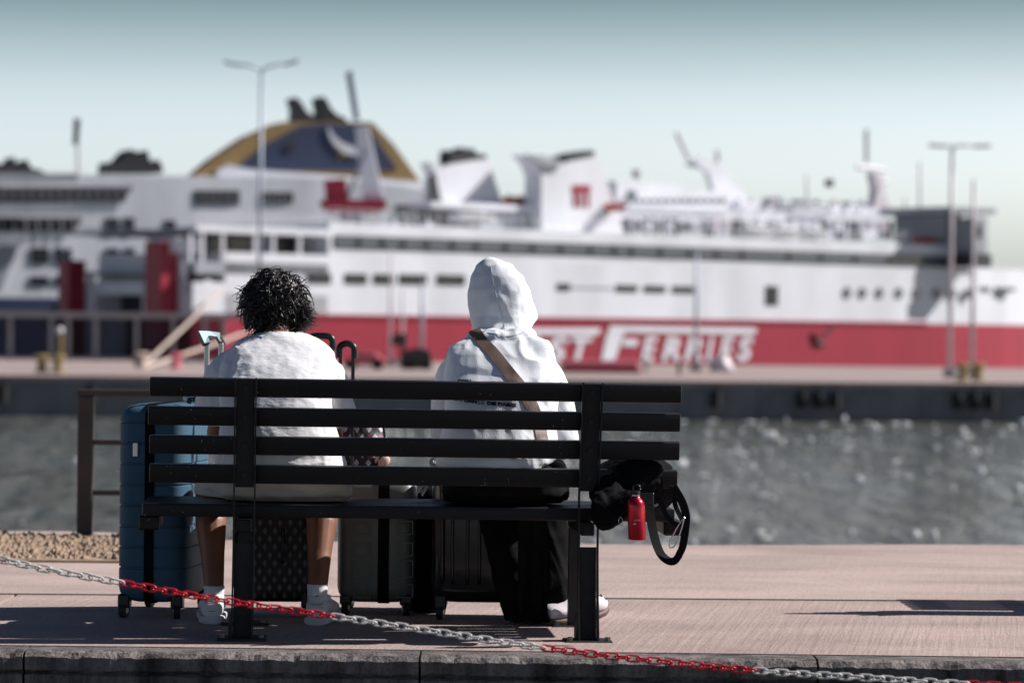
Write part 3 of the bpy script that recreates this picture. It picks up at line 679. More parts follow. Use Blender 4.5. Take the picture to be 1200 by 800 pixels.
# ================================================================== BLUE / GOLD FERRY behind
BD = 345; BA = radians(24); BO = P(200, 400, BD); BO.z = 0
bu = Vector((cos(BA), sin(BA), 0)); bv = Vector((-sin(BA), cos(BA), 0))
bf = thing('navy_white_ferry', 'tall white ferry with navy hull and a navy and gold funnel behind at the left', 'ferry', (BO.x, BO.y, 0), BA)
def bpz(px, py, off=0):
    d = ray(px, py); t = (BO+bv*off-CO).dot(bv)/d.dot(bv); q = CO+d*t; return ((q-BO).dot(bu), q.z)
def bprism(name, pts, dep, m, off=0.0, parent=None):
    o_ = obj(name, prism(B(), [bpz(a_, b_, off) for a_, b_ in pts], off, off+dep), m, bf, local=True)
    if parent: o_.parent = parent; o_.matrix_parent_inverse = Matrix.Translation(-parent.location)
    return o_
bprism('navy_hull', [(-160, 348), (240, 351), (240, 425), (-160, 425)], 22, M['ship_navy'])
bprism('white_hull', [(-160, 268), (500, 270), (500, 425), (243, 425), (243, 350.5), (-160, 347.5)], 22, M['ship_white'], .05)
bprism('upper_side', [(-160, 205), (90, 205), (385, 208), (500, 222), (500, 269.5), (-160, 267.5)], 20, M['ship_white'], .0)
bprism('deck_step', [(-160, 203), (92, 203), (90, 213), (-160, 214)], 1.2, M['ship_grey'], -2.5)
bprism('deck_step', [(-160, 240), (80, 240), (92, 250), (-160, 252)], 1.2, M['ship_grey'], -2.5)
bprism('deck_step', [(-160, 272), (36, 274), (20, 286), (-160, 290)], 1.2, M['ship_grey'], -2.5)
rec = [bprism('open_deck_shade', [(-160, 219), (156, 219), (144, 237), (-160, 239)], .5, M['ship_dark'], -.12), bprism('open_deck_shade', [(-160, 255), (97, 255), (88, 271), (-160, 272)], .5, M['ship_dark'], -.12)]  # solid slabs on the side, coloured dark as the open decks' shade
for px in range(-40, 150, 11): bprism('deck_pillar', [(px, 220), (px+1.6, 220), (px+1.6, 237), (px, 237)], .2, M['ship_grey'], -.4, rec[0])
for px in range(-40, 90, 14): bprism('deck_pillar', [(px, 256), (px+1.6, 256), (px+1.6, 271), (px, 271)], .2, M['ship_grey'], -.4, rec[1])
bprism('side_panel', [(-160, 291), (22, 287), (2, 340), (-160, 345)], .5, M['ship_grey'], -.5)
def bwin(a_, b_, t_, c_, m='ship_glass_dark'):
    f = bprism('window', [(a_, t_), (b_, t_), (b_, c_), (a_, c_)], .3, M[m], -.12); return f
for q in ((124, 139, 255, 275), (144.5, 158, 255, 275), (37, 57, 290, 309), (65, 74, 290, 309), (77, 84, 291, 312), (124, 139, 291, 311), (144.5, 158, 291, 311), (36, 57, 324, 335), (64, 74, 324, 334), (193, 206, 258, 275)): bwin(*q)
for q in ((228, 281, 223, 240), (306, 344, 225, 238), (465, 497, 240, 252)):
    f = bwin(*q)
    for k in range(1, 6):
        x = q[0]+(q[1]-q[0])*k/6; bprism('mullion', [(x-.5, q[2]), (x+.5, q[2]), (x+.5, q[3]), (x-.5, q[3])], .1, M['ship_grey'], -.24, f)
bprism('deck_gear', [(126, 311), (158, 311), (154, 326), (132, 328)], 1, M['ship_grey'], -1.5)
# deck gear on roof
bprism('roof_gear', [(126, 203), (127, 190), (140, 190), (148, 180), (154, 175), (160, 178), (162, 186), (166, 177), (173, 176), (176, 188), (182, 190), (186, 187), (191, 196), (191, 203)], 4, M['ship_black'], 4)
bprism('roof_gear', [(-40, 203), (-40, 192), (8, 192), (13, 190), (17, 184), (20, 193), (28, 193), (32, 187), (37, 197), (50, 200), (52, 203)], 4, M['ship_black'], 4)
bprism('flag_mast', [(90, 205), (93.5, 205), (92, 168), (90, 168)], .3, M['mast_pale'], 3); bprism('furled_flag', [(86.5, 170), (92, 170), (94, 140), (88, 138.5)], .5, M['ship_black'], 3)
# funnel
bprism('funnel', [(225, 208), (250, 187), (290, 160), (322, 146), (332, 143), (436, 143), (462, 170), (497, 219), (482, 221), (468, 212), (300, 208)], 3, M['ship_gold'], 2)
bprism('funnel_panel', [(272, 200), (310, 170), (352, 147.5), (380, 144.5), (430, 146.5), (466, 199), (440, 200)], 3.2, M['ship_navy'], 1.85)
bprism('funnel_base', [(255, 200), (268, 193), (290, 198), (500, 214), (500, 222), (255, 210)], 3, M['ship_white'], 1.0)
bprism('funnel_vent', [(334, 171), (338, 168), (344, 170), (346, 175), (341, 179), (335, 177)], .2, M['ship_black'], 1.7)
for pts in ([(348, 143), (349, 128), (345, 116), (348, 114), (354, 121), (360, 131), (369, 137), (371, 143)], [(377, 143), (378, 128), (375, 116), (379, 113), (384, 118), (388, 127), (396, 135), (405, 138), (407, 143)]): bprism('exhaust', pts, 3, M['ship_black'], 4)
bprism('emblem', [(384, 147), (392, 160), (402, 168), (416, 172), (420, 183), (404, 180), (392, 170), (386, 160)], .15, M['ship_white'], 1.6)
st = [(403+(12 if k % 2 == 0 else 5)*sin(pi*k/5), 178-(12 if k % 2 == 0 else 5)*cos(pi*k/5)) for k in range(10)]
bprism('emblem', st, .1, M['ship_gold'], 1.74)

# ================================================================== quay furniture across the water
def pole_lamp(px, py0, py1, D, arms, label, r=0.16, m='mast_blue', heads=True):
    b0 = P(px, py0, D); z0_ = FQ; zt_ = P(px, py1, D).z
    t = thing('lamp_post', label, 'lamp post', (b0.x, D, z0_), 0, 'lamp posts on the far quay')
    obj('pole', tube(B(), [(b0.x, D, z0_), (b0.x, D, zt_)], [r*1.25, r*.8], 10), M[m], t, smooth=True)
    obj('base', bx(b0.x-.35, b0.x+.35, D-.35, D+.35, z0_, z0_+.5, bev=.05), M['fence_steel'], t)
    for dx, dz in arms:
        a = Vector((b0.x, D, zt_)); q = Vector((b0.x+dx, D, zt_+dz))
        obj('arm', tube(B(), [a, a.lerp(q, .5)+Vector((0, 0, .05)), q], r*.55, 8), M[m], t, smooth=True)
        if heads:
            d_ = math.copysign(1, dx); bm = B(); box(bm, -.5, .5, -.2, .2, -.09, .09, bev=.05)
            bmesh.ops.transform(bm, matrix=Matrix.Translation(q+Vector((d_*.35, 0, 0))) @ Matrix.Rotation(-atan2(dz, abs(dx))*d_, 4, 'Y'), verts=bm.verts)
            obj('lamp_head', bm, M[m], t)
    return t
pole_lamp(303, 432, 82, 190, ((-1.5, .35), (1.5, .45)), 'tall pale double arm lamp post behind the curly haired person', .12)
pole_lamp(1113, 440, 172, 175, ((1.35, .05), (-.5, .04)), 'lamp post with one arm to the right near the ferry bridge', .12, 'mast_pale')
pole_lamp(1139, 438, 210, 178, (), 'thinner armless post at the far right beside the lamp post', .11, 'mast_pale')
pole_lamp(815, 432, 296, 190, (), 'thin armless post in front of the last white letters', .10, 'mast_blue')
pole_lamp(457, 430, 292, 200, (), 'thin armless post left of the trolley mast', .09, 'mast_pale')
pole_lamp(471, 430, 340, 202, (), 'shortest armless post between two thin ones left of the hooded person', .09, 'mast_pale')
pole_lamp(494, 430, 330, 200, (), 'thin armless post just left of the hooded person', .13, 'mast_blue')
# glazed barrier on the far quay
gb = thing('glazed_barrier', 'long glazed port barrier with a grey top rail on the far quay at the left', 'barrier', (P(150, 430, 212).x, 212, FQ))
GD = 212.0
def gx(px): return P(px, 400, GD).x
zg1, zg0 = P(160, 366, GD).z, P(160, 373, GD).z
obj('top_rail', bx(gx(-60), gx(322), GD-.2, GD+.2, zg0, zg1), M['fence_steel'], gb)
obj('bottom_rail', bx(gx(-60), gx(262), GD-.08, GD+.08, FQ+.05, FQ+.25), M['fence_steel'], gb)
pxs = [-60, -20, 12, 60, 80, 112, 160, 203, 240, 262]
for px in pxs: obj('post', bx(gx(px)-.13, gx(px)+.13, GD-.13, GD+.13, FQ, zg0-.005), M['fence_steel'], gb)
for a_, b_ in zip(pxs, pxs[1:]): obj('pane', bx(gx(a_)+.14, gx(b_)-.14, GD-.03, GD+.03, FQ+.26, zg0-.01), M['tinted'], gb)
# bollards
def bollard(px, D, label, m='bollard_yellow'):
    q = P(px, 440, D); t = thing('mooring_bollard', label, 'bollard', (q.x, D, FQ), 0, 'bollards on the far quay')
    rr = [ell((q.x, D, FQ+z), r, r, 14) for z, r in ((0, .38), (.1, .38), (.14, .26), (.6, .24), (.7, .4), (.85, .42), (.93, .3))]
    obj('post', loft(B(), rr), M[m], t, smooth=40)
bollard(49, 158, 'left yellow bollard of the pair at the quay edge'); bollard(68, 158, 'right yellow bollard of the pair at the quay edge')
bollard(1128, 162, 'yellow bollard right of the lamp post at the far right'); bollard(1146, 164, 'rightmost yellow bollard at the foot of the thin post')
bollard(166, 178, 'rusty bollard holding the two mooring ropes', 'rope'); bollard(206, 176, 'faded pink bollard right of the mooring ropes', 'pink')
# mooring ropes
for pts, lb in ((((166, 430, 178), (222, 377, 205), (262, 338, 236)), 'steeper pale mooring rope rising from the rusty bollard'), (((168, 431, 178), (265, 398, 205), (345, 367, 236)), 'flatter pale mooring rope running toward the red hull')):
    bm = tube(B(), catmull([P(*q) for q in pts], 10), 0.11, 8); o = obj('mooring_rope', bm, M['rope'], smooth=True); tag(o, lb, 'rope', 'mooring ropes of the ferry')
# quay vehicles, blurred
def small_van(px, w, ytop, D, label, body, lower):
    x0, x1 = P(px-w/2, 430, D).x, P(px+w/2, 430, D).x; z1 = P(px, ytop, D).z; L_ = x1-x0; h = z1-FQ
    t = thing('parked_car', label, 'car', ((x0+x1)/2, D, FQ))
    prof = [(x0, FQ+.3), (x0+.05*L_, FQ+.55*h), (x0+.2*L_, FQ+.62*h), (x0+.32*L_, z1), (x0+.75*L_, z1), (x0+.9*L_, FQ+.62*h), (x1, FQ+.55*h), (x1, FQ+.3)]
    obj('body', prism(B(), prof, D-.85, D+.85), M[body], t); obj('sill', bx(x0+.1, x1-.1, D-.9, D-.86, FQ+.25, FQ+.42), M[lower], t)
    obj('side_window', prism(B(), [(x0+.34*L_, FQ+.74*h), (x0+.38*L_, z1-.12), (x0+.66*L_, z1-.12), (x0+.74*L_, FQ+.74*h)], D-.87, D-.84), M['ship_glass_dark'], t)
    for c in (.2, .8):
        for yy in (D-.8, D+.8):
            bm = B(); cyl(bm, (x0+c*L_, yy, FQ+.32), (0, 1, 0), .32, .22, 16); obj('wheel', bm, M['rubber'], t, smooth=40)
small_van(427, 52, 413, 182, 'bright red car parked on the far quay between the two people', 'pink', 'ship_red')
# long low red trailer under the lettering
x0, x1 = P(658, 430, 180).x, P(748, 430, 180).x; zt_, zm = P(700, 423, 180).z, P(700, 432, 180).z
t = thing('flatbed_trailer', 'long low trailer under a faded pink red cover below the ferry lettering', 'trailer', ((x0+x1)/2, 180, FQ))
obj('cover', bx(x0, x1, 179, 181.4, zm+.02, max(zt_, zm+.5), bev=.08), M['pink'], t); obj('bed', bx(x0-.1, x1+.1, 178.9, 181.5, zm-.3, zm), M['ship_red'], t)
for c in (.1, .2, .8, .9):
    bm = B(); cyl(bm, (x0+c*(x1-x0), 179.2, FQ+.14), (0, 1, 0), .14, .3, 14); obj('wheel', bm, M['bollard_yellow'], t, smooth=40)
# forklift with raised load
D = 184; t = thing('forklift', 'dark forklift with raised load on the far quay left of the hooded person', 'forklift', (P(480, 430, D).x, D, FQ))
def q2(px, py): q = P(px, py, D); return (q.x, q.z)
obj('body', prism(B(), [q2(474, 432), (q2(506, 432)), q2(505, 412), q2(492, 407), q2(474, 410)], D-.8, D+.8), M['forklift'], t)
obj('mast', prism(B(), [q2(470, 432), q2(474, 432), q2(474, 394), q2(470, 394)], D-.6, D+.6), M['forklift'], t)
obj('load', prism(B(), [q2(459, 404), q2(476, 406), q2(477, 391), q2(460, 391)], D-.7, D+.7), M['forklift'], t)
for px in (480, 500):
    bm = B(); q = q2(px, 432); cyl(bm, (q[0], D-.8, FQ+.3), (0, 1, 0), .3, .25, 14); obj('wheel', bm, M['rubber'], t, smooth=40)
# far people
def far_person(px, ytop, D, label, top, legs):
    q = P(px, 430, D); zt_ = P(px, ytop, D).z; h = zt_-FQ; x = q.x
    t = thing('person', label, 'person', (x, D, FQ)); bm = B(); k = h/1.75
    for s in (-1, 1):
        capsule(bm, [(x+s*.09*k, D, FQ+.06), (x+s*.1*k, D, FQ+.48*k), (x+s*.09*k, D, FQ+.9*k)], [.05*k, .065*k, .09*k], 8)
        capsule(bm, [(x+s*.2*k, D, FQ+1.4*k), (x+s*.26*k, D, FQ+1.1*k), (x+s*.25*k, D-.1, FQ+.85*k)], [.055*k, .045*k, .035*k], 8)
    loft(bm, [ell((x, D, FQ+z*k), a*k, b_*k, 14) for z, a, b_ in ((.85, .15, .11), (1.05, .14, .1), (1.3, .19, .12), (1.42, .19, .11), (1.5, .07, .06))])
    capsule(bm, [(x, D, FQ+1.48*k), (x, D, FQ+1.63*k)], [.055*k, .11*k], 10)
    body = obj('body', remesh(bm, .03, 3), M['skin'], t, smooth=True)
    bm = B(); loft(bm, [ell((x, D, FQ+z*k), a*k, b_*k, 14) for z, a, b_ in ((.8, .19, .14), (1.05, .18, .13), (1.3, .23, .15), (1.44, .21, .13), (1.5, .09, .08))])
    obj('jacket', bm, M[top], t, smooth=True); bm = B()
    for s in (-1, 1): capsule(bm, [(x+s*.09*k, D, FQ+.12), (x+s*.1*k, D, FQ+.48*k), (x+s*.09*k, D, FQ+.88*k)], [.08*k, .09*k, .12*k], 8)
    obj('trousers', bm, M[legs], t, smooth=True)
far_person(757, 418, 176, 'distant person in grey standing at the right end of the pink trailer', 'ship_grey', 'ship_grey')
far_person(796, 422, 168, 'distant person in black standing below the red letters on the far quay', 'ship_black', 'ship_black')
x = P(845, 418, 190); t = thing('tarp_heap', 'small heap under a pale pink tarpaulin below the last letters', 'tarpaulin', (x.x, 190, FQ))
bm = B(); sphere(bm, (x.x, 190, FQ+.3), (.75, .6, .75), 3)
for v in bm.verts: v.co += Vector((noise.noise(v.co*1.3), 0, noise.noise(v.co*1.7+Vector((5, 0, 0)))))*.25; v.co.z = max(v.co.z, FQ+.01)
obj('cover', bm, M['mast_pale'], t, smooth=True)
D = 186; GD = 186; t = thing('signal_post', 'thin orange post with a white round top behind the yellow bollards', 'post', (gx(74), D-1, FQ))
obj('pole', tube(B(), [(gx(74), D-1, FQ), (gx(74), D-1, P(74, 392, D).z)], .12, 8), M['bollard_yellow'], t); bm = B(); sphere(bm, (gx(73), D-1, P(73, 387, D).z), .22); obj('globe', bm, M['ship_white'], t, smooth=True)

# ================================================================== RUSTY RAILING near left
rl = thing('steel_railing', 'low rusty steel railing at the quay edge behind the blue suitcase', 'railing', tuple(G(101, 629)))
RD = G(101, 629).y
def rpx(px, py): return P(px, py, RD)
xa = rpx(92, 500).x; xb = rpx(110, 500).x; zt_ = rpx(100, 456).z
for x0 in (xa, rpx(318, 500).x):
    obj('post', bx(x0, x0+xb-xa, RD-.035, RD+.035, 0, zt_-.034, bev=.004), M['rust'], rl)
obj('top_rail', bx(xa-.004, rpx(336, 456).x, RD-.038, RD+.038, zt_-.032, zt_, bev=.004), M['rust'], rl)
for py in (518, 577):
    z = rpx(130, py).z; obj('rail', bx(xb+.001, rpx(318, 500).x-.001, RD-.02, RD+.02, z-.013, z+.013, bev=.003), M['rust'], rl)

# ================================================================== BENCH
BR = P(173, 500, 10.25)
def make_bench(label, loc, rz, ry):
    t = thing('park_bench', label, 'bench', loc, rz, 'black slatted benches on the promenade', ry)
    L_ = 1.782
    def py(z):      # backrest curve, local y of the slats' camera side
        if z > 0.5: return -0.075*(z-0.5)/0.37
        if z > 0.3: return 0.0
        return -0.05*((0.3-z)/0.3)**1.5
    for i in range(4):
        zt = 0.871-i*0.0968; zc = zt-.031; y = py(zc)
        bm = bx(-random.uniform(-.002, .004), L_+random.uniform(-.004, .002), -.017, .017, -.0305, .0305, bev=.005, seg=2)
        bmesh.ops.transform(bm, matrix=Matrix.Translation((0, y+.022, zc)) @ Matrix.Rotation(radians(8), 4, 'X'), verts=bm.verts)
        obj('backrest_slat', bm, M['bench'], t, local=True, smooth=30)
    for i in range(5):
        y0 = 0.045+i*.092; bm = bx(-.022, L_-.004, y0, y0+.08, .402, .446, bev=.006, seg=2); obj('seat_slat', bm, M['bench'], t, local=True, smooth=30)
    for x0, x1 in ((.283, .357), (1.442, 1.512)):
        zs = [.874, .80, .7, .6, .5, .4, .3, .2, .1, .012]
        for xx in (x0, x1-.005):
            bm = B(); pts = []
            for z in zs:
                y = py(z); d = .032 if z > .3 else .032+.03*(.3-z)/.3
                pts.append((y-d, y-.002, z))
            rings = [[Vector((xx, a, z)), Vector((xx+.005, a, z)), Vector((xx+.005, b_, z)), Vector((xx, b_, z))] for a, b_, z in pts]
            obj('post_flange', loft(bm, rings), M['bench_metal'], t, local=True)
        # web between the flanges, upper and lower
        for za, zb3 in ((.506, .868), (.012, .318)):
            rings = []
            for z in lin(za, zb3, 8):
                y = py(z); rings.append([Vector((x0+.006, y-.010, z)), Vector((x1-.006, y-.010, z)), Vector((x1-.006, y-.004, z)), Vector((x0+.006, y-.004, z))])
            obj('post_web', loft(B(), rings), M['bench_metal'], t, local=True)
        for i in range(4):
            z = .839-i*.0968; bm = B(); cyl(bm, ((x0+x1)/2, py(z)-.012, z), (0, 1, 0), .009, .008, 10); obj('bolt', bm, M['bench_metal'], t, local=True, smooth=40)
        # seat bracket, front leg, foot plates
        obj('seat_bracket', bx(x0+.012, x1-.012, .0, .50, .355, .398, bev=.004), M['bench_metal'], t, local=True)
        obj('front_leg', prism(B(), [(x0+.012, .012), (x1-.02, .012), (x1-.02, .354), (x0+.012, .354)], .43, .47), M['bench_metal'], t, local=True)
        obj('gusset', prism(B(), [(x0-.008, .0), (x0-.002, .0), (x0-.002, .10), (x0-.008, .07)], -.09, -.02), M['bench_metal'], t, local=True)
        for yy in (-.13, .40):
            f = obj('foot_plate', bx(x0-.045, x1+.045, yy, yy+.13, -.006, .012, bev=.003), M['bench_metal'], t, local=True)
            for s in (x0-.028, x1+.028):
                bm = B(); cyl(bm, (s, yy+.03, .018), (0, 0, 1), .010, .012, 6); b5 = obj('anchor_bolt', bm, M['bolt'], f, local=False)
                b5.matrix_parent_inverse = Matrix.Translation(-f.location)
    for xx in (-.038, L_-.035):
        obj('end_block', bx(xx, xx+.07, .10, .45, .352, .40, bev=.006), M['bench'], t, local=True)
    return t
bench = make_bench('black slatted bench carrying the two seated people', (BR.x, BR.y+.02, 0), radians(4), radians(0.3))
b2 = copy_tree(bench); b2.location = (2.10, 11.66, 0); b2.rotation_euler = (0, 0, radians(1)); tag(b2, 'black slatted bench to the right whose shadow streaks across the paving', 'bench')

# ================================================================== CHAIN
def make_chain():
    pts = [P(-260, 575, 9.0), P(-120, 620, 9.0), P(0, 655, 9.0), P(140, 682, 9.0), P(260, 703, 9.0), P(385, 721, 9.0), P(505, 739, 9.0), P(640, 759, 9.0), P(760, 773, 9.0), P(890, 785.5, 9.0), P(1020, 794, 9.0), P(1140, 801, 9.0), P(1330, 806, 9.0), P(1560, 800, 9.0)]
    path = catmull(pts, 40); ch = thing('barrier_chain', 'red and white plastic barrier chain sagging in front of the bench', 'chain', tuple(pts[0]))
    def link():
        bm = B(); a, r, w = .0125, .0093, .0031; c = []
        for k in range(7): t_ = -pi/2+pi*k/6; c.append(Vector((a+r*cos(t_), r*sin(t_), 0)))
        for k in range(7): t_ = pi/2+pi*k/6; c.append(Vector((-a+r*cos(t_), r*sin(t_), 0)))
        rings = []; n = len(c)
        for i in range(n):
            d = (c[(i+1) % n]-c[i-1]).normalized(); s = Vector((d.y, -d.x, 0)); rings.append([c[i]+s*(w*cos(q))+Vector((0, 0, w*sin(q))) for q in [2*pi*k/8 for k in range(8)]])
        vr = [[bm.verts.new(p_) for p_ in r_] for r_ in rings]
        for i in range(n):
            A, B_ = vr[i], vr[(i+1) % n]
            for k in range(8): bm.faces.new((A[k], A[(k+1) % 8], B_[(k+1) % 8], B_[k]))
        bmesh.ops.recalc_face_normals(bm, faces=bm.faces[:]); me = bpy.data.meshes.new('link'); bm.to_mesh(me); bm.free(); me.shade_smooth(); return me
    mr_, mw_ = link(), link(); mr_.materials.append(M['red_link']); mw_.materials.append(M['white_link'])
    pitch = .0312; acc = 0; nxt = 0; k = 0; inv = wm(ch).inverted()
    for a, b_ in zip(path, path[1:]):
        sl = (b_-a).length
        while nxt <= acc+sl:
            p_ = a.lerp(b_, (nxt-acc)/sl); px = 600+(p_.x)*400
            seg = [(-999, False), (141, True), (392, False), (645, True), (893, False), (1142, True)]
            red = [s for x_, s in seg if px >= x_][-1]
            o_ = bpy.data.objects.new('link', mr_ if red else mw_); COL.objects.link(o_)
            d = (b_-a).normalized(); q = d.to_track_quat('X', 'Z')
            roll = (radians(62) if k % 2 == 0 else radians(-32))+random.uniform(-.22, .22)
            o_.rotation_euler = (q @ Euler((roll, random.uniform(-.05, .05), 0)).to_quaternion()).to_euler(); o_.location = p_
            o_.parent = ch; o_.matrix_parent_inverse = inv; nxt += pitch; k += 1
        acc += sl
    for q, lb in ((pts[0], 'left'), (pts[-1], 'right')):
        t = thing('barrier_post', 'plastic post holding the %s end of the barrier chain' % lb, 'post', (q.x, q.y, -.24), 0, 'posts of the barrier chain')
        obj('shaft', tube(B(), [(q.x, q.y, -.23), (q.x, q.y, q.z+.04)], .02, 12), M['white_link'], t, smooth=40)
        obj('base', loft(B(), [ell((q.x, q.y, -.24+z), r, r, 20) for z, r in ((0, .14), (.02, .14), (.05, .05), (.06, .02))]), M['rubber'], t, smooth=40)
make_chain()

# ================================================================== LUGGAGE
def suitcase(cx, cy, rz, w, dp, h, m, label, z0=.055, groove=0.045, gd=.004, zip_at=.5, zipw=.02, horiz=True, wheels=True, handle=None, n=44, ex=5.0, zipc='blackcloth'):
    """w: narrow side facing the bench, dp: depth away, h: shell height"""
    t = thing('suitcase', label, 'suitcase', (cx, cy, 0), rz)
    rc = .055
    zs = [0, .008, .02, .035, rc] ; z = rc
    inner = []
    if horiz:
        while z < h-rc-groove:
            inner += [z+groove-.010, z+groove-.0075, z+groove-.003, z+groove-.0005]; z += groove
    zs = zs+[q for q in inner if q < h-rc-.002]+[h-rc, h-.035, h-.02, h-.008, h]
    rings = []
    for z in zs:
        if z < rc: s = rc-sqrt(max(0, rc**2-(rc-z)**2))
        elif z > h-rc: s = rc-sqrt(max(0, rc**2-(z-(h-rc))**2))
        else: s = 0
        if horiz and rc <= z <= h-rc:
            ph = ((z-rc)/groove) % 1.0
            if 1-.0090/groove < ph < 1-.0020/groove: s += gd
        rings.append(ell((0, dp/2, z0+z), w/2-s, dp/2-s, n, ex))
    obj('shell', loft(B(), rings), m, t, local=True, smooth=35)
    if zipw:
        c = (zip_at-.5)*w; r2 = [(c-zipw/2), (c+zipw/2)]
        prof = []
        for k in range(40):
            a_ = pi/2*(k % 10)/9+pi/2*(k//10); A_, B_h = dp/2+.0035, h/2+.0035
            sx_ = 1 if k//10 in (0, 3) else -1; sy_ = 1 if k//10 < 2 else -1
            prof.append(Vector((sx_*(A_-.05)+.05*cos(a_), sy_*(B_h-.05)+.05*sin(a_))))
        rings = [[Vector((x, dp/2+q.x, z0+h/2+q.y)) for q in prof] for x in (c-zipw/2, c-zipw*.2, c-zipw*.15, c+zipw*.15, c+zipw*.2, c+zipw/2)]
        obj('zip_band', loft(B(), rings), M[zipc], t, local=True, smooth=30)
    if wheels:
        for sx in (-1, 1):
            for sy in (0, 1):
                x = sx*(w/2-.035); y = .035+sy*(dp-.07)
                wl = obj('wheel', cyl(B(), (x, y-.008, .026), (1, .2*sx, 0), .026, .022, 18), M['rubber'], t, local=True, smooth=40)
                hb = obj('hub', cyl(B(), (x, y-.008, .026), (1, .2*sx, 0), .011, .026, 12), M['hub'], t, local=True, smooth=40)
                hb.parent = wl; hb.matrix_parent_inverse = Matrix.Translation(-wl.location)
                bm = bx(x-.022, x+.022, y-.022, y+.022, .036, z0+.03, bev=.006); obj('caster_fork', bm, M['blackplastic'], t, local=True, smooth=30)
    return t
# blue case
p0 = P(133, 600, 10.93); p1 = P(219, 600, 10.93)
w1 = p1.x-p0.x
bc = suitcase((p0.x+p1.x)/2, 10.92, radians(-5.5), w1, .50, .705, M['bluecase'], 'large blue hard shell suitcase at the left end of the bench', groove=.074, gd=.0045, zip_at=.49, zipw=.034)
obj('badge', bx(-.063, -.045, -.004, .003, .575, .625, bev=.002), M['alu'], bc, local=True)
def handle_on(t, x, y, z0, z1, half, mp_, mg, rake=0.0, grip='T', along='x', r=.007):
    for s in (-1, 1):
        o_ = (s*half, 0) if along == 'x' else (0, s*half)
        obj('handle_pole', bx(x+o_[0]-r, x+o_[0]+r, y+o_[1]-r*.7, y+o_[1]+r*.7, z0, z1, bev=.002), mp_, t, smooth=30)
    d = Vector((1, 0, 0)) if along == 'x' else Vector((0, 1, 0))
    c = Vector((x, y, z1))
    pts = [c-d*(half+.004)+Vector((0, 0, -.035)), c-d*(half+.003)+Vector((0, 0, .002)), c-d*(half-.014)+Vector((0, 0, .016)), c+d*(half-.014)+Vector((0, 0, .016)), c+d*(half+.003)+Vector((0, 0, .002)), c+d*(half+.004)+Vector((0, 0, -.035))]
    return obj('handle_grip', tube(B(), catmull(pts, 4), .0125, 10), mg, t, smooth=40)
# blue suitcase handle: silver poles, pale blue grip seen in slight perspective
hz0 = .76; pA = P(242.5, 402, 11.02); pB = P(259, 402, 11.36)
for q, zz in ((pA, P(242, 400, 11.02).z), (pB, P(259, 402, 11.36).z)):
    obj('handle_pole', bx(q.x-.009, q.x+.009, q.y-.007, q.y+.007, hz0-.03, zz, bev=.002), M['alu'], bc, smooth=30)
def strip_solid(pts, u, v):
    rings = [[p_+u[0]*a+u[1]*b_ for a, b_ in v] for p_ in pts]
    return loft(B(), rings)
g = [P(239.5, 401.5, 11.0), P(234.5, 389.5, 11.0), P(246, 389.5, 11.12), P(256, 391, 11.27), P(264, 402, 11.38)]
bm = B(); sc_ = Vector((0, 0, 1)); rings = []
up = [.0, .0, .0, .0, 0]
outer = [P(240, 402, 10.97), P(233, 387.5, 10.99), P(245, 387.8, 11.10), P(257.5, 389.5, 11.28), P(264.5, 401.5, 11.40)]
inner = [P(246.5, 400.5, 10.97), P(243.5, 393.5, 11.02), P(246.5, 392.8, 11.10), P(254.5, 394, 11.26), P(259, 402.2, 11.38)]
th = Vector((-.004, .016, -.004))
for a_, b_ in zip(outer, inner): rings.append([a_, b_, b_+th, a_+th])
loft(bm, rings); obj('handle_grip', bm, M['paleblue'], bc)
rings = []; th2 = Vector((-.006, -.004, -.012))
for a_, b_ in zip(outer, inner): rings.append([a_+th2*.2, b_+th2*.2, b_+th2*1.4, a_+th2*1.4])
loft(B(), rings) if False else None
bm = B(); loft(bm, [[a_+Vector((-.002, .004, -.004)), b_+Vector((-.001, .004, -.004)), b_+Vector((-.007, .018, -.010)), a_+Vector((-.009, .018, -.012))] for a_, b_ in zip(outer, inner)])
obj('grip_underside', bm, M['blackplastic'], bc)
# diamond-print case between the legs
p0, p1 = P(273, 650, 11.0), P(372, 650, 11.0)
dc = suitcase((p0.x+p1.x)/2, 10.98, radians(1), p1.x-p0.x, .22, .40, M['harlequin'], 'black cabin suitcase printed with grey diamonds between the bare legs', horiz=False, zipw=0, ex=7, n=48)
obj('side_handle', tube(B(), [(.03, -.004, .2), (.03, -.022, .22), (.03, -.022, .30), (.03, -.004, .32)], .006, 8), M['blackplastic'], dc, local=True, smooth=True)
hh = P(376, 396, 11.12)
handle_on(dc, hh.x, 11.12, .44, P(376, 399, 11.12).z, P(388.5, 396, 11.12).x-hh.x, M['alu'], M['blackplastic'], r=.006)
# grey-green case
p0, p1 = P(394, 650, 11.12), P(487, 650, 11.12); w3 = p1.x-p0.x
gc = suitcase((p0.x+p1.x)/2, 11.12, radians(0), w3, .36, .455, M['greycase'], 'grey green hard shell cabin suitcase in the middle under the bench', z0=.045, groove=.4, horiz=False, zip_at=.595, zipw=.040, ex=6)
def on_face(px0, px1, py0, py1, D):
    a = P(px0, py0, D); b_ = P(px1, py1, D); return a.x, b_.x, b_.z, a.z
for (a_, b_) in ((415, 434), (465, 484)):
    for (t_, c_) in ((585, 604), (610, 626), (635, 651), (656, 676), (684, 700)):
        x0, x1, z0, z1 = on_face(a_, b_, t_, c_, 11.12); fr = B()
        for q in ((x0, x1, z0, z0+.003), (x0, x1, z1-.003, z1), (x0, x0+.003, z0+.003, z1-.003), (x1-.003, x1, z0+.003, z1-.003)): box(fr, q[0], q[1], 11.112, 11.123, q[2], q[3])
        obj('moulded_rib', fr, M['greycase'], gc)
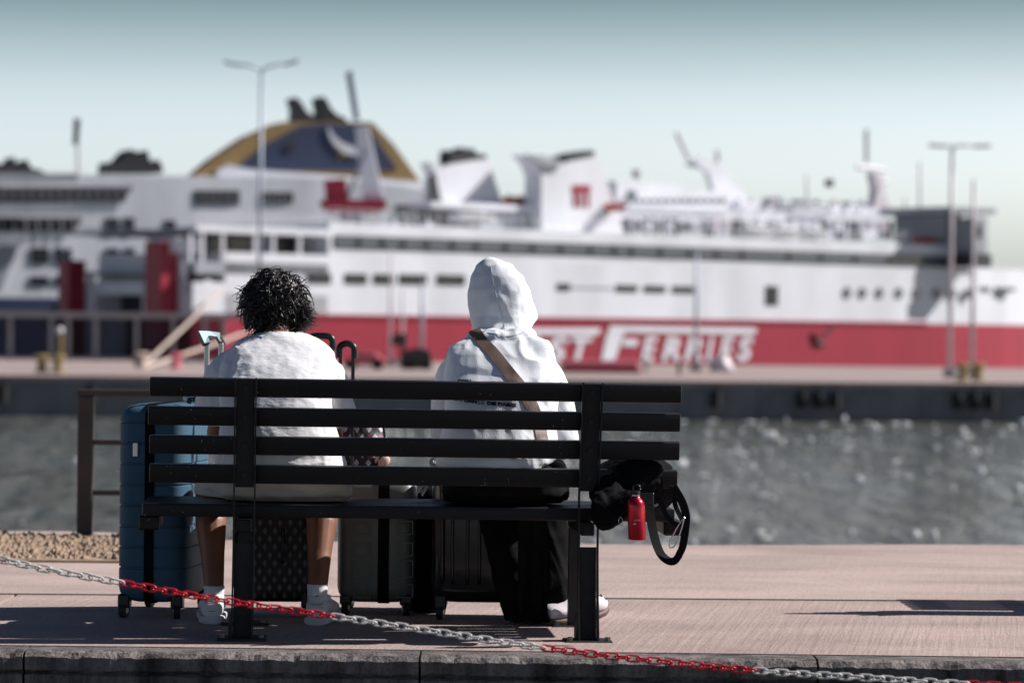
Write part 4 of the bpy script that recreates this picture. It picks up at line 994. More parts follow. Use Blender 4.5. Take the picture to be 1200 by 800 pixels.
hh = P(406.5, 404, 11.2); handle_on(gc, hh.x, 11.2, .48, P(406, 408, 11.2).z, P(414, 404, 11.2).x-hh.x, M['blackplastic'], M['blackplastic'], r=.0065)
# glossy black ribbed case
p0, p1 = P(505, 650, 10.98), P(640, 650, 10.98)
kc = suitcase((p0.x+p1.x)/2, 10.98, radians(0), p1.x-p0.x, .26, .50, M['blackcase'], 'glossy black ribbed suitcase under the hooded person', horiz=False, zipw=0, ex=6, z0=.06)
for px in (518, 530, 548, 562, 585, 600, 622):
    q = P(px, 650, 10.98); obj('rib', tube(B(), [(q.x, 10.979, .13), (q.x, 10.974, .16), (q.x, 10.974, .48), (q.x, 10.979, .52)], .006, 8), M['blackcase'], kc, smooth=True)
bm = B(); qd = P(500, 650, 11.22)
loft(bm, [ell((qd.x, 11.34, z), a_, b_, 22, 3.5) for z, a_, b_ in ((.004, .06, .10), (.02, .072, .12), (.2, .074, .13), (.38, .07, .12), (.455, .055, .10), (.475, .02, .05))])
dfb = thing('travel_bag', 'upright black cloth travel bag squeezed between the grey green and the black suitcases', 'bag', (qd.x, 11.34, 0)); obj('body', remesh(bm, .008, 3, lambda p_, n_: .006*noise.noise(p_*12)+.003*ridge(p_*20)), M['blackcloth'], dfb, smooth=True)
# tangle of white tassels at top of it
fb = thing('key_tassel', 'small bunch of black and white strings hanging by the grey suitcase', 'tassel', tuple(P(494, 570, 10.9)))
bm = B()
for k in range(9):
    a_ = P(489+k*1.6, 567, 10.9); b_ = P(486+k*1.1, 578+3*sin(k), 10.9); tube(bm, [a_, a_.lerp(b_, .5)+Vector((.006, 0, .003*(k % 3))), b_], .0016, 5)
obj('strings', bm, M['plush'], fb)
# round ring object on the seat by the hoodie
q = P(509, 540, 10.6); t = thing('paper_roll', 'small whitish roll with a dark hollow beside the hooded person', 'roll', (q.x, q.y, .45))
rr = .018; bm = B(); rings = [ell((q.x, y, q.z-.004), r, r, 20, 2, Vector((1, 0, 0)), Vector((0, 0, 1))) for y, r in ((10.58, rr*.45), (10.575, rr*.5), (10.575, rr), (10.65, rr), (10.65, rr*.45))]
vr = loft(bm, rings, close=False); obj('roll', bm, M['peach'] and M['sock'], t, smooth=40)
# plush trinket clutter left of the man
q = P(229, 468, 10.75); t = thing('plush_keyring', 'white and dark plush trinkets hanging behind the top slats at the left', 'trinket', (q.x, q.y, q.z))
for k in range(7):
    a_ = P(218+k*3.7, 467+4*sin(k*2.3), 10.76); bm = B(); sphere(bm, a_, (.010, .010, .012), 2, Euler((k, k*2, 0)).to_matrix())
    for v in bm.verts: v.co += (v.co-a_)*noise.noise(v.co*90)*.5
    obj('trinket', bm, M['plush'] if k % 2 == 0 else M['plush_dark'], t, smooth=True)
obj('cord', tube(B(), catmull([P(216, 470, 10.76), P(226, 466, 10.75), P(242, 470, 10.76), P(242.5, 455, 11.0)], 6), .002, 6), M['blackplastic'], t)
# harlequin bag on the grey suitcase
bm = B(); qc = P(419, 520, 11.32)
loft(bm, [ell((qc.x+dx, 11.33, z), a_, b_, 28, 2.6) for z, a_, b_, dx in ((.498, .08, .05, 0), (.51, .10, .07, 0), (.56, .108, .085, .0), (.63, .105, .08, .0), (.69, .09, .065, -.01), (.72, .06, .04, -.012))])
me = remesh(bm, .006, 4, lambda p_, n_: .006*noise.noise(p_*22)+.003*ridge(Vector((p_.x*30, p_.y*30, p_.z*8))))
hb = thing('patterned_bag', 'burgundy and white diamond patterned bag on top of the grey green suitcase', 'bag', (qc.x, 11.33, .498)); obj('body', me, M['harlequin_bag'], hb, smooth=True)
obj('strap', tube(B(), catmull([P(438, 487, 11.25), P(449, 500, 11.24), P(450, 525, 11.24), P(441, 545, 11.25)], 6), .005, 8), M['blackplastic'], hb, smooth=True)
bm = B(); sphere(bm, P(448, 539, 11.26), (.03, .02, .025), 3)
for v in bm.verts: v.co += Vector((0, 0, 1))*noise.noise(v.co*50)*.006
obj('pocket', bm, M['peach'], hb, smooth=True)

# ================================================================== BLACK BACKPACK
bm = B()
def blob(px, py, D, r): sphere(bm, P(px, py, D), r, 3)
rings = []
for px, zt_, zb3, yc, hd in ((700, .56, .395, 10.52, .12), (722, .60, .40, 10.5, .15), (745, .61, .41, 10.5, .16), (770, .60, .45, 10.52, .15), (787, .57, .46, 10.55, .11)):
    q = P(px, 560, 10.5); rings.append(ell((q.x, yc, (zt_+zb3)/2+.01), hd, (zt_-zb3)/2, 22, 2.8, Vector((0, 1, 0)), Vector((0, 0, 1))))
loft(bm, rings)
# drooping pocket on the camera side of the seat
loft(bm, [ell((P(px, 590, 10.27).x, 10.275, zc), .05, hh_, 18, 2.4, Vector((0, 1, 0)), Vector((0, 0, 1))) for px, zc, hh_ in ((694, .45, .045), (704, .44, .065), (712, .43, .055), (722, .445, .05), (736, .46, .045), (750, .465, .035), (758, .47, .02))])
capsule(bm, [(P(715, 560, 10.4).x, 10.42, .50), (P(715, 590, 10.3).x, 10.3, .46)], [.07, .05])
me = remesh(bm, .006, 5, lambda p_, n_: .006*noise.noise(p_*12)+.0045*ridge(Vector((p_.x*18+p_.z*14, p_.y*24, p_.z*42)))+.002*ridge(p_*60))
bp = thing('backpack', 'black nylon backpack lying on the right end of the bench', 'backpack', (.42, 10.5, .446)); obj('body', me, M['blackcloth'], bp, smooth=True)
def ribbon(path, w, th, side):
    """flat webbing along path; side: list of width directions"""
    rings = []
    for i, p_ in enumerate(path):
        d = (path[min(i+1, len(path)-1)]-path[max(i-1, 0)]).normalized(); s = side[i] if isinstance(side, list) else side
        s = (s-d*s.dot(d)).normalized(); n_ = d.cross(s); rings.append([p_+s*w/2+n_*th/2, p_-s*w/2+n_*th/2, p_-s*w/2-n_*th/2, p_+s*w/2-n_*th/2])
    return loft(B(), rings)
def strap(pts, w, twist=(0, 0), name='strap', D=10.22, th=.003, par=None):
    path = catmull([P(a_, b_, D+(c_[0] if c_ else 0)) for a_, b_, *c_ in pts], 8)
    sides = []
    for i in range(len(path)):
        a_ = twist[0]+(twist[1]-twist[0])*i/(len(path)-1); d = (path[min(i+1, len(path)-1)]-path[max(i-1, 0)]).normalized()
        s0 = d.cross(Vector((0, 1, 0))).normalized(); sides.append(s0*cos(a_)+Vector((0, 1, 0))*sin(a_))
    return obj(name, ribbon(path, w, th, sides), M['webbing'], par or bp, smooth=30)
strap([(757, 573), (760, 590), (763, 610), (768, 633), (774, 648), (782, 656), (790, 657), (797, 649)], .032, (0.15, .95))
strap([(795, 651), (800, 640), (803, 622), (804, 604), (799, 587), (789, 570)], .028, (.75, .15))
strap([(764, 580), (775, 590), (781, 604), (790, 613), (798, 616)], .017, (.1, .5), D=10.21)
strap([(792, 574, .02), (791, 590, .02), (798, 606, .02), (801, 612, .02)], .016, (0, .4), D=10.24)
strap([(752, 572), (758, 582), (766, 588)], .030, (0, 0), D=10.20)
strap([(790, 570, .02), (786, 582, .03), (778, 592, .04), (768, 600, .05)], .034, (.2, .9), D=10.27)
obj('buckle', bx(P(751, 580, 10.2).x, P(766, 580, 10.2).x, 10.185, 10.197, P(758, 590, 10.2).z, P(758, 577, 10.2).z, bev=.002), M['blackplastic'], bp)
cb = [(802, 606), (799, 618), (794, 632), (790, 640), (785, 641), (785, 634), (790, 624), (797, 612), (802, 606)]
o = obj('carabiner', tube(B(), catmull([P(a_, b_, 10.20) for a_, b_ in cb], 5), .0022, 8), M['steel'], smooth=True); tag(o, 'silver wire carabiner hanging in the black strap loop', 'carabiner')
zp = obj('zip_pull', tube(B(), catmull([P(727, 605, 10.2), P(725, 610, 10.2), P(728, 616, 10.2), P(730, 610, 10.2), P(727, 605, 10.2)], 4), .0014, 6), M['steel'], bp)
# bottle
bq = P(747, 606, 10.17)
bt = thing('water_bottle', 'small red metal water bottle hanging from the black backpack', 'bottle', (bq.x, bq.y, P(747, 633, 10.17).z)); zb_ = P(747, 632.5, 10.17).z; zs_ = P(747, 586, 10.17).z; R_ = .0295
lean = lambda z: -.006*(z-zb_)/.13
prof = [(0, R_*.86), (.002, R_*.97), (.006, R_), (.06, R_), (zs_-zb_-.018, R_), (zs_-zb_-.006, R_*.94), (zs_-zb_+.002, R_*.78), (zs_-zb_+.008, R_*.58), (zs_-zb_+.013, R_*.47), (zs_-zb_+.019, R_*.45)]
obj('body', loft(B(), [ell((bq.x+lean(zb_+z), bq.y, zb_+z), r, r, 32) for z, r in prof]), M['bottle'], bt, smooth=35)
zc = zs_+.019; obj('cap', loft(B(), [ell((bq.x+lean(zc+z), bq.y, zc+z), r, r, 20) for z, r in ((0, .0145), (.001, .016), (.011, .016), (.013, .013))]), M['blackplastic'], bt, smooth=35)
obj('loop', tube(B(), [Vector((bq.x-.004+.012*cos(a_), bq.y, zc+.02+.012*sin(a_))) for a_ in lin(0, 2*pi, 16)], .003, 8), M['blackplastic'], bt, smooth=True)
obj('neck_ring', loft(B(), [ell((bq.x-.006, bq.y, zs_+.015+z), .0152, .0152, 20) for z in (0, .003)]), M['steel'], bt, smooth=35)
def wrap_text(s, size, px, py, D, par, cast, m, bold=0, slope=0, wpx=None, spacing=1.0, name='print', off=.0012, hpx=None):
    me, a, b_, c, d = text_mesh(s, size, bold, 0, 0, spacing, 2)
    o0 = P(px, py, D); sc = 1 if wpx is None else (wpx*D/F)/(b_-a)
    vs = []
    for v in me.vertices:
        x = (v.co.x-a)*sc; z = (v.co.y-c)/(d-c)*hpx*D/F if hpx else v.co.y*min(sc, 1.6); w0 = Vector((o0.x+x, D, o0.z+z-slope*x)); v.co = cast(w0, off)
    me.update(); return obj(name, me, m, par)
def cast_bottle(w, off):
    dx = max(-.99, min(.99, (w.x-bq.x)/R_)); return Vector((w.x, bq.y-R_*sqrt(1-dx*dx)-off, w.z))
wrap_text('AMERICAN', .006, 736.3, 611, 10.14, bt, cast_bottle, M['white_print'], wpx=14, slope=-.08)
wrap_text('GRAND', .006, 736.8, 615, 10.14, bt, cast_bottle, M['white_print'], bold=.0003, wpx=8.5, slope=-.08)

#PEOPLE
# ================================================================== PEOPLE
def hand(bm, wr, d, up, side, s=1.0, curl=0.5):
    """palm, four unequal bent fingers and a thumb; wr wrist, d pointing direction, up = back of the hand, side = thumb side (+1/-1)"""
    d = d.normalized(); sd_ = d.cross(up).normalized(); up = sd_.cross(d).normalized()
    for k in range(5):
        c = wr+d*(.02+.013*k)*s; sphere(bm, c, (1, 1, 1), 2) if False else None
    rings = []
    for t_, w, h in ((0, .026, .020), (.25, .034, .019), (.6, .041, .017), (.9, .042, .014), (1.0, .036, .010)):
        rings.append(ell(wr+d*t_*.088*s, w*s, h*s, 14, 2.4, sd_, up))
    loft(bm, rings)
    for k, (o_, L_) in enumerate(((-.031, .062), (-.010, .074), (.011, .078), (.031, .070))):
        p_ = wr+d*.082*s+sd_*(o_*side*s); pts = [p_]; a_ = .15
        for seg in (.42, .33, .25):
            a_ += curl*.75; dd = d*cos(a_)-up*sin(a_); p_ = p_+dd*L_*seg*s; pts.append(p_)
        capsule(bm, pts, [.0092*s, .0085*s, .0078*s, .0068*s], 8)
    b_ = wr+d*.02*s+sd_*(.030*side*s); t1 = b_+(d*.6+sd_*side*.75-up*.1).normalized()*.036*s; t2 = t1+(d*.9+sd_*side*.3-up*.3).normalized()*.028*s; t3 = t2+(d*.95-up*.35).normalized()*.022*s
    capsule(bm, [b_, t1, t2, t3], [.0125*s, .0105*s, .0095*s, .0075*s], 8)
def head_shape(bm, c, s=1.0, f=Vector((0, 1, 0)), tilt=0):
    """skull, jaw, nose, brow, lips, ears; f = facing direction"""
    u = Vector((0, 0, 1)); r_ = f.cross(u).normalized(); R = Matrix((r_, f, u)).transposed()
    def q(x, y, z): return c+(r_*x+f*y+u*z)*s
    sphere(bm, q(0, -.012, .025), (.074*s, .092*s, .088*s), 3, R)
    sphere(bm, q(0, .02, -.045), (.056*s, .066*s, .070*s), 3, R)
    sphere(bm, q(0, .052, -.085), (.026*s, .024*s, .022*s), 2, R)
    capsule(bm, [q(0, .083, .005), q(0, .101, -.026)], [.008*s, .012*s], 8)
    for k in (-1, 1):
        sphere(bm, q(k*.030, .070, .013), (.020*s, .014*s, .010*s), 2, R); sphere(bm, q(k*.034, .062, -.022), (.020*s, .018*s, .018*s), 2, R)
        sphere(bm, q(k*.012, .092, -.030), (.008*s, .008*s, .007*s), 2, R)
        sphere(bm, q(k*.076, -.004, -.012), (.010*s, .020*s, .032*s), 2, R)
    sphere(bm, q(0, .082, -.052), (.022*s, .010*s, .0055*s), 2, R); sphere(bm, q(0, .080, -.062), (.019*s, .010*s, .006*s), 2, R)
def eyes(c, s, parent):
    for k in (-1, 1):
        e_ = obj('eye', sphere(B(), c+Vector((k*.030, .072, .001))*s, .0115*s, 2), M['sock'], parent, smooth=True)
        i_ = obj('iris', sphere(B(), c+Vector((k*.030, .0800, .001))*s, .0052*s, 2), M['hair'], smooth=True); i_.parent = e_; i_.matrix_parent_inverse = wm(e_).inverted()
def clampz(me, z):
    for v in me.vertices:
        if v.co.z < z: v.co.z = z
def shoe(heel, d, up, L_, kind):
    """returns (upper bm, sole bm): lofted along the foot"""
    d = d.normalized(); sdv = d.cross(up).normalized(); up = sdv.cross(d).normalized()
    prof = [(0.0, .026, .034), (.02, .035, .055), (.08, .040, .072), (.25, .041, .080), (.4, .042, .074), (.55, .046, .062), (.72, .050, .050), (.88, .044, .042), (.97, .028, .034), (1.0, .014, .026)]
    if kind == 'clog': prof = [(0.0, .022, .036), (.05, .034, .045), (.2, .038, .040), (.4, .042, .058), (.55, .050, .070), (.72, .054, .066), (.88, .048, .054), (.97, .032, .040), (1.0, .016, .030)]
    bm = B(); rings = []
    for t_, w, h in prof:
        c = heel+d*t_*L_+up*(.022+h/2); rings.append(ell(c, w, h/2, 22, 2.6, sdv, up))
    loft(bm, rings)
    b2_ = B(); rings = []
    for t_, w, h in prof:
        rr = .010*max(0, t_-.6)/.4
        rings.append(ell(heel+d*(t_*(L_+.012)-.006)+up*(.015+rr), w+.006, .015, 22, 4.0, sdv, up))
    loft(b2_, rings)
    return bm, b2_, sdv, up, d

def D_of(px, py, D): return P(px, py, D)
# ---------------------------------------------------------------- curly haired person
hipc = P(334, 556, 10.52)
man = thing('person', 'curly black haired person in white T-shirt and beige shorts seated on the bench', 'person', (hipc.x, hipc.y, .446))
HC = P(321, 357, 10.83)
hL, hR = P(308, 562, 10.55), P(352, 562, 10.55); kL, kR = P(247, 578, 11.0), P(379, 578, 11.02); aL, aR = P(251, 693, 10.80), P(372, 693, 10.80)
sL, sR = P(264, 424, 10.69), P(380, 424, 10.70); eL, eR = P(255, 507, 10.70), P(390, 505, 10.76); wL, wR = P(290, 548, 10.93), P(365, 548, 10.96)
bm = B()
loft(bm, [ell((P(334, 500, 10.5).x+dx, y, z), a_, b_, 24, 2.3) for z, y, a_, b_, dx in ((.46, 10.53, .14, .10, 0), (.52, 10.52, .165, .12, 0), (.60, 10.53, .15, .11, 0), (.72, 10.56, .145, .105, -.01), (.84, 10.61, .165, .105, -.02), (.92, 10.68, .14, .085, -.025), (.96, 10.71, .10, .07, -.025), (.99, 10.74, .06, .06, -.03))])
capsule(bm, [P(325, 398, 10.74), P(325, 372, 10.82)], [.058, .055])
head_shape(bm, HC); sphere(bm, HC+Vector((-.094, -.012, -.060)), (.012, .020, .034), 2)
for h_, k_, a_ in ((hL, kL, aL), (hR, kR, aR)):
    capsule(bm, [h_, h_.lerp(k_, .5)+Vector((0, 0, .012)), k_], [.088, .075, .058])
    cm = k_.lerp(a_, .3)+Vector((0, -.028, 0)); capsule(bm, [k_, cm, k_.lerp(a_, .62)+Vector((0, -.012, 0)), a_], [.054, .0555, .043, .034])
    capsule(bm, [a_, a_+Vector((0, .01, -.05)), a_+Vector((0, .16, -.065))], [.034, .032, .028])
for s_, e_, w_, sg in ((sL, eL, wL, 1), (sR, eR, wR, -1)):
    capsule(bm, [s_+Vector((sg*.03, .01, -.055)), s_.lerp(e_, .5)+Vector((sg*.01, 0, 0)), e_], [.046, .042, .038]); capsule(bm, [e_, e_.lerp(w_, .35), w_], [.039, .040, .026]); hand(bm, w_, Vector((-.25*-sg, .9, -.28)), Vector((0, .25, 1)), sg)
obj('body', remesh(bm, .0048, 3), M['skin'], man, smooth=True)
eyes(HC, 1.0, man)
# shorts
bm = B()
loft(bm, [ell((P(335, 560, 10.5).x, y, z), a_, b_, 28, 2.6) for z, y, a_, b_ in ((.449, 10.58, .205, .13), (.47, 10.56, .225, .155), (.52, 10.54, .220, .16), (.57, 10.53, .185, .14), (.60, 10.53, .16, .12))])
for h_, k_, x_ in ((hL, kL, -.022), (hR, kR, .012)):
    capsule(bm, [h_, h_.lerp(k_, .42)+Vector((x_, 0, .0)), h_.lerp(k_, .74)+Vector((x_*.5, 0, .004))], [.10, .098, .094])
def sh_d(p_, n_):
    q = Vector((p_.x*9+p_.z*6, p_.y*9, p_.z*22)); return .004*ridge(q)+.006*noise.noise(p_*9)
me = remesh(bm, .006, 5, sh_d)
for v in me.vertices:
    if v.co.z < .449: v.co.z = .449
obj('shorts', me, M['shorts'], man, smooth=True)
# T-shirt
bm = B(); X0 = P(326, 450, 10.6).x
rings = [((.553), 10.50, .215, .155, .025), (.575, 10.51, .222, .160, .022), (.62, 10.515, .208, .158, .018), (.70, 10.535, .194, .148, .004), (.78, 10.565, .188, .142, -.004), (.85, 10.60, .192, .140, -.006), (.905, 10.645, .192, .130, -.006), (.945, 10.68, .186, .118, -.004), (.965, 10.70, .174, .110, -.003), (.985, 10.72, .150, .098, -.002), (1.003, 10.74, .118, .088, -.002), (1.016, 10.755, .086, .080, -.002), (1.023, 10.76, .068, .070, -.002)]
loft(bm, [ell((X0+dx, y, z), a_, b_, 32, 2.2) for z, y, a_, b_, dx in rings])
for s_, e_ in ((sL, eL), (sR, eR)):
    sg = -1 if s_ is sL else 1
    capsule(bm, [s_+Vector((-sg*.045, .01, -.022)), s_+Vector((sg*.001, .0, -.075)), s_.lerp(e_, .62)+Vector((sg*.004, 0, 0))], [.078, .080, .076])
    q = s_.lerp(e_, .88)+Vector((sg*.0, 0.0, 0)); rr = (q-s_).normalized(); u_, v_ = frame_of(rr)
    loft(bm, [ell(s_.lerp(e_, .5)+Vector((sg*.004, 0, 0)), .078, .078, 24, 2, u_, v_), ell(q, .074, .086, 24, 2, u_, v_)])
def tee_d(p_, n_):
    x, y, z = p_.x-X0, p_.y, p_.z
    f1 = ridge(Vector((x*5+z*7, y*3, z*5-x*3))); f2 = noise.noise(Vector((x*11, y*11, z*17+x*8)))
    low = max(0, (.75-z)/.2); fine = noise.noise(Vector((x*38, y*38, z*60)))
    side = max(0, min(1, (abs(x)-.10)/.08)); f3 = ridge(Vector((x*26, y*14, z*5)))
    dr = max(0, 1-abs(z-.60-.04*sin(x*9))/.05)
    return .0040*f1+.0040*f2+.0016*fine+low*.005*ridge(Vector((x*8, y*8, z*26)))+side*.005*f3
me = remesh(bm, .0055, 4, tee_d); tee = obj('t_shirt', me, M['tee'], man, smooth=True)
# socks and sneakers
for a_, sg in ((aL, -1), (aR, 1)):
    c = B(); z0_, z1_ = .04, P(372, 684 if sg > 0 else 687, 10.8).z
    loft(c, [ell((a_.x, a_.y+(.02 if z < .06 else 0), z), r, r*1.12, 20) for z, r in ((z0_, .036), (.07, .036), (.10, .035), (z1_-.006, .0365), (z1_, .0355))])
    obj('sock', c, M['sock'], man, smooth=50)
    he = Vector((a_.x, a_.y-.062, 0.001)); up_, so_, s1, u1, d1 = shoe(he, Vector((sg*.10, 1, 0)), Vector((0, 0, 1)), .285, 'sneaker')
    sn = obj('sneaker', up_, M['sneaker'], man, smooth=50)
    def sub(name, bm_, m_): o_ = obj(name, bm_, m_, None, smooth=40); o_.parent = sn; o_.matrix_parent_inverse = wm(sn).inverted(); return o_
    sub('sole', so_, M['sole'])
    sub('collar', loft(B(), [ell(he+d1*.062+Vector((0, 0, z)), r, r*1.3, 22, 2.2, s1, d1) for z, r in ((.05, .040), (.085, .0405), (.098, .0395), (.101, .037))]), M['sneaker'])
    for zz, ww, yy in ((.045, .0445, -.0), (.072, .043, .006)):
        arc = [he+d1*(.068-.070*cos(t_))+s1*(ww*sin(t_))+Vector((0, 0, zz+.010*sin(t_)**2)) for t_ in lin(-1.2, 1.2, 14)]
        sub('seam', tube(B(), arc, .0013, 5), M['seam'])
    sub('heel_tab', bx(he.x-.009, he.x+.009, he.y+.012, he.y+.020, .070, .104, bev=.003), M['seam'])
# curly hair: cap plus several hundred curled locks
hb_ = B(); sphere(hb_, HC+Vector((0, -.018, .025)), (.096, .108, .094), 4); sphere(hb_, HC+Vector((0.004, -.038, -.050)), (.082, .075, .062), 3)
cap = remesh(hb_, .006, 3, lambda p_, n_: .006*noise.noise(p_*45)+.004*ridge(p_*70)); cap2 = bvh_of(cap)
hair = obj('hair', cap, M['hair'], man, smooth=True)
rnd = random.Random(11); bm = B(); ctr = HC+Vector((0, -.02, .01)); vn = 0; verts = []; faces = []
def curl(p_, n_, L_, rad, turns, r0, dirv):
    u_, v_ = frame_of(dirv); ph = rnd.uniform(0, 6.28); pts = []; ns = 9
    for i in range(ns+1):
        t_ = i/ns; q = p_+dirv*L_*t_+Vector((0, 0, -1))*L_*.35*t_*t_
        a_ = ph+turns*6.28*t_; rr = rad*min(1, t_*2.5); pts.append((q+u_*(rr*cos(a_))+v_*(rr*sin(a_)), r0*(1-t_*.72)))
    base = len(verts)
    for i, (q, r_) in enumerate(pts):
        d_ = (pts[min(i+1, ns)][0]-pts[max(i-1, 0)][0]).normalized(); a1, b1 = frame_of(d_)
        for k in range(3): verts.append(q+a1*(r_*cos(2.094*k))+b1*(r_*sin(2.094*k)))
    for i in range(ns):
        for k in range(3): a0 = base+i*3+k; a1_ = base+i*3+(k+1) % 3; faces.append((a0, a1_, a1_+3, a0+3))
for k in range(2400):
    t_ = rnd.uniform(0, 2*pi); z = rnd.uniform(-.88, 1.0); rr = sqrt(1-z*z); dv = Vector((rr*cos(t_), rr*sin(t_), z))
    if dv.y > .55 and dv.z < .45: continue
    if dv.z < -.45 and dv.y > 0: continue
    if dv.x < -.5 and dv.z < -.25 and dv.y > -.6: continue
    hit = cap2.ray_cast(ctr+dv*.4, -dv)
    if hit[0] is None: continue
    p_, n_ = hit[0]-dv*.004, hit[1]
    tang = Vector((rnd.gauss(0, 1), rnd.gauss(0, 1), rnd.gauss(-.3, 1))); tang = (tang-n_*tang.dot(n_)).normalized()
    win = Vector((.30, 0, 0.0)) if dv.x > .2 and dv.z < .2 else Vector((.15, 0, 0))
    dirv = (n_*rnd.uniform(.0, .30)+tang*1.0+win*rnd.uniform(0, 1)+Vector((0, 0, -.25))).normalized()
    curl(p_, n_, rnd.uniform(.04, .085), rnd.uniform(.007, .014), rnd.uniform(.3, .75), rnd.uniform(.0016, .0042), dirv)
for k in range(420):       # the wisp blown out to the right and the tuft on the crown
    if k < 300: p_ = P(350+rnd.uniform(-8, 4), 371+rnd.gauss(0, 6), 10.77+rnd.uniform(-.03, .03)); dirv = Vector((1, rnd.uniform(-.3, .1), rnd.uniform(-.05, .45))).normalized(); L_ = rnd.uniform(.03, .066)
    else: p_ = P(rnd.uniform(300, 338), 325, 10.82+rnd.uniform(-.05, .05)); dirv = Vector((rnd.uniform(-.3, .9), 0, rnd.uniform(.3, 1))).normalized(); L_ = rnd.uniform(.02, .045)
    curl(p_, None, L_, rnd.uniform(.003, .008), rnd.uniform(.4, 1.0), rnd.uniform(.0010, .0024), dirv)
me = bpy.data.meshes.new('curls'); me.from_pydata(verts, [], faces); me.update()
o = obj('curl_locks', me, M['hair'], None, smooth=True, kind='stuff'); o.parent = hair; o.matrix_parent_inverse = wm(hair).inverted()

# ---------------------------------------------------------------- hooded person
hp = P(590, 560, 10.52)
wom = thing('person', 'person in white hoodie with hood up and black trousers seated on the bench', 'person', (hp.x, hp.y, .446))
HC2 = P(587, 352, 10.86); X1 = P(586, 480, 10.6).x
sL, sR = P(533, 422, 10.68), P(640, 424, 10.68); eL, eR = P(524, 508, 10.74), P(655, 512, 10.72); wL, wR = P(560, 545, 10.98), P(632, 540, 10.98)
hL, hR = P(562, 562, 10.56), P(612, 562, 10.56); kL, kR = P(578, 580, 11.03), P(636, 580, 11.05); aL, aR = P(616, 712, 10.93), P(648, 712, 10.98)
bm = B()
loft(bm, [ell((X1, y, z), a_, b_, 24, 2.3) for z, y, a_, b_ in ((.47, 10.54, .13, .10), (.55, 10.53, .15, .11), (.65, 10.55, .135, .10), (.80, 10.60, .14, .10), (.92, 10.66, .135, .08), (.98, 10.71, .09, .06), (1.02, 10.75, .055, .055))])
capsule(bm, [P(588, 398, 10.75), P(587, 372, 10.84)], [.05, .048]); head_shape(bm, HC2, .93)
for h_, k_, a_ in ((hL, kL, aL), (hR, kR, aR)):
    capsule(bm, [h_, h_.lerp(k_, .5), k_], [.08, .068, .052]); capsule(bm, [k_, k_.lerp(a_, .3)+Vector((0, -.02, 0)), a_], [.05, .05, .031]); capsule(bm, [a_, a_+Vector((.02, .05, -.05))], [.032, .028])
for s_, e_, w_, sg in ((sL, eL, wL, 1), (sR, eR, wR, -1)):
    capsule(bm, [s_+Vector((sg*.03, .01, -.05)), e_], [.040, .033]); capsule(bm, [e_, w_], [.036, .024]); hand(bm, w_, Vector((.2*sg, .9, -.25)), Vector((0, .25, 1)), sg, .93)
obj('body', remesh(bm, .0048, 3), M['skin'], wom, smooth=True); eyes(HC2, .93, wom)
# trousers
bm = B()
loft(bm, [ell((P(590, 560, 10.5).x, y, z), a_, b_, 26, 2.4) for z, y, a_, b_ in ((.449, 10.58, .20, .13), (.48, 10.56, .215, .15), (.53, 10.55, .20, .15), (.57, 10.54, .16, .12))])
for h_, k_, a_ in ((hL, kL, aL), (hR, kR, aR)):
    capsule(bm, [h_, h_.lerp(k_, .5), k_+Vector((0, -.02, -.01))], [.095, .088, .078])
    u_, v_ = Vector((1, 0, 0)), Vector((0, 1, 0))
    loft(bm, [ell(k_.lerp(a_, t_)+Vector((.004, -.012, 0)), r_, r_*1.05, 22, 2.1, u_, v_) for t_, r_ in ((-.05, .074), (.15, .080), (.4, .078), (.7, .082), (.95, .088), (1.16, .088))])
def tr_d(p_, n_):
    lo = max(0, min(1, (.45-p_.z)/.1)); return .006*noise.noise(p_*10)+lo*.007*ridge(Vector((p_.x*22+p_.z*7, p_.y*22, p_.z*3)))+.004*ridge(Vector((p_.x*9, p_.y*9, p_.z*20)))
me = remesh(bm, .0065, 4, tr_d)
for v in me.vertices:
    if v.co.z < .012: v.co.z = .012
for v in me.vertices:
    if v.co.y < 10.82 and v.co.z < .449: v.co.z = .449
obj('trousers', me, M['trousers'], wom, smooth=True)
# foam clogs
for heel, toe, lb in ((P(640, 737, 10.86), P(722, 712, 11.05), 1), (P(618, 731, 11.0), P(640, 722, 11.2), 0)):
    heel.z = max(heel.z, .004); d_ = toe-heel; up_, so_, s1, u1, d1 = shoe(heel, d_, Vector((-.35, -.75, .85)) if lb else Vector((0, 0, 1)), .255, 'clog')
    cl = obj('clog', up_, M['clog'], wom, smooth=50)
    o = obj('sole', so_, M['strap'] if lb else M['clog'], None, smooth=40); o.parent = cl; o.matrix_parent_inverse = wm(cl).inverted()
    cb_ = bvh_of(cl.data); off_ = cl.location
    for a_, b_ in ((.86, .4), (.93, -.1), (.80, -.3), (.72, .55), (.86, -.55), (.70, .1), (.66, -.5), (.93, .55), (.62, .5)):
        q = heel+d1*(a_*.255)+s1*(b_*.042)+u1*.2; ht = cb_.ray_cast(q-off_, -u1)
        if ht[0]:
            bmh = cyl(B(), ht[0]+off_, ht[1], .0075, .003, 12); o = obj('vent_hole', bmh, M['hole'], None); o.parent = cl; o.matrix_parent_inverse = wm(cl).inverted()
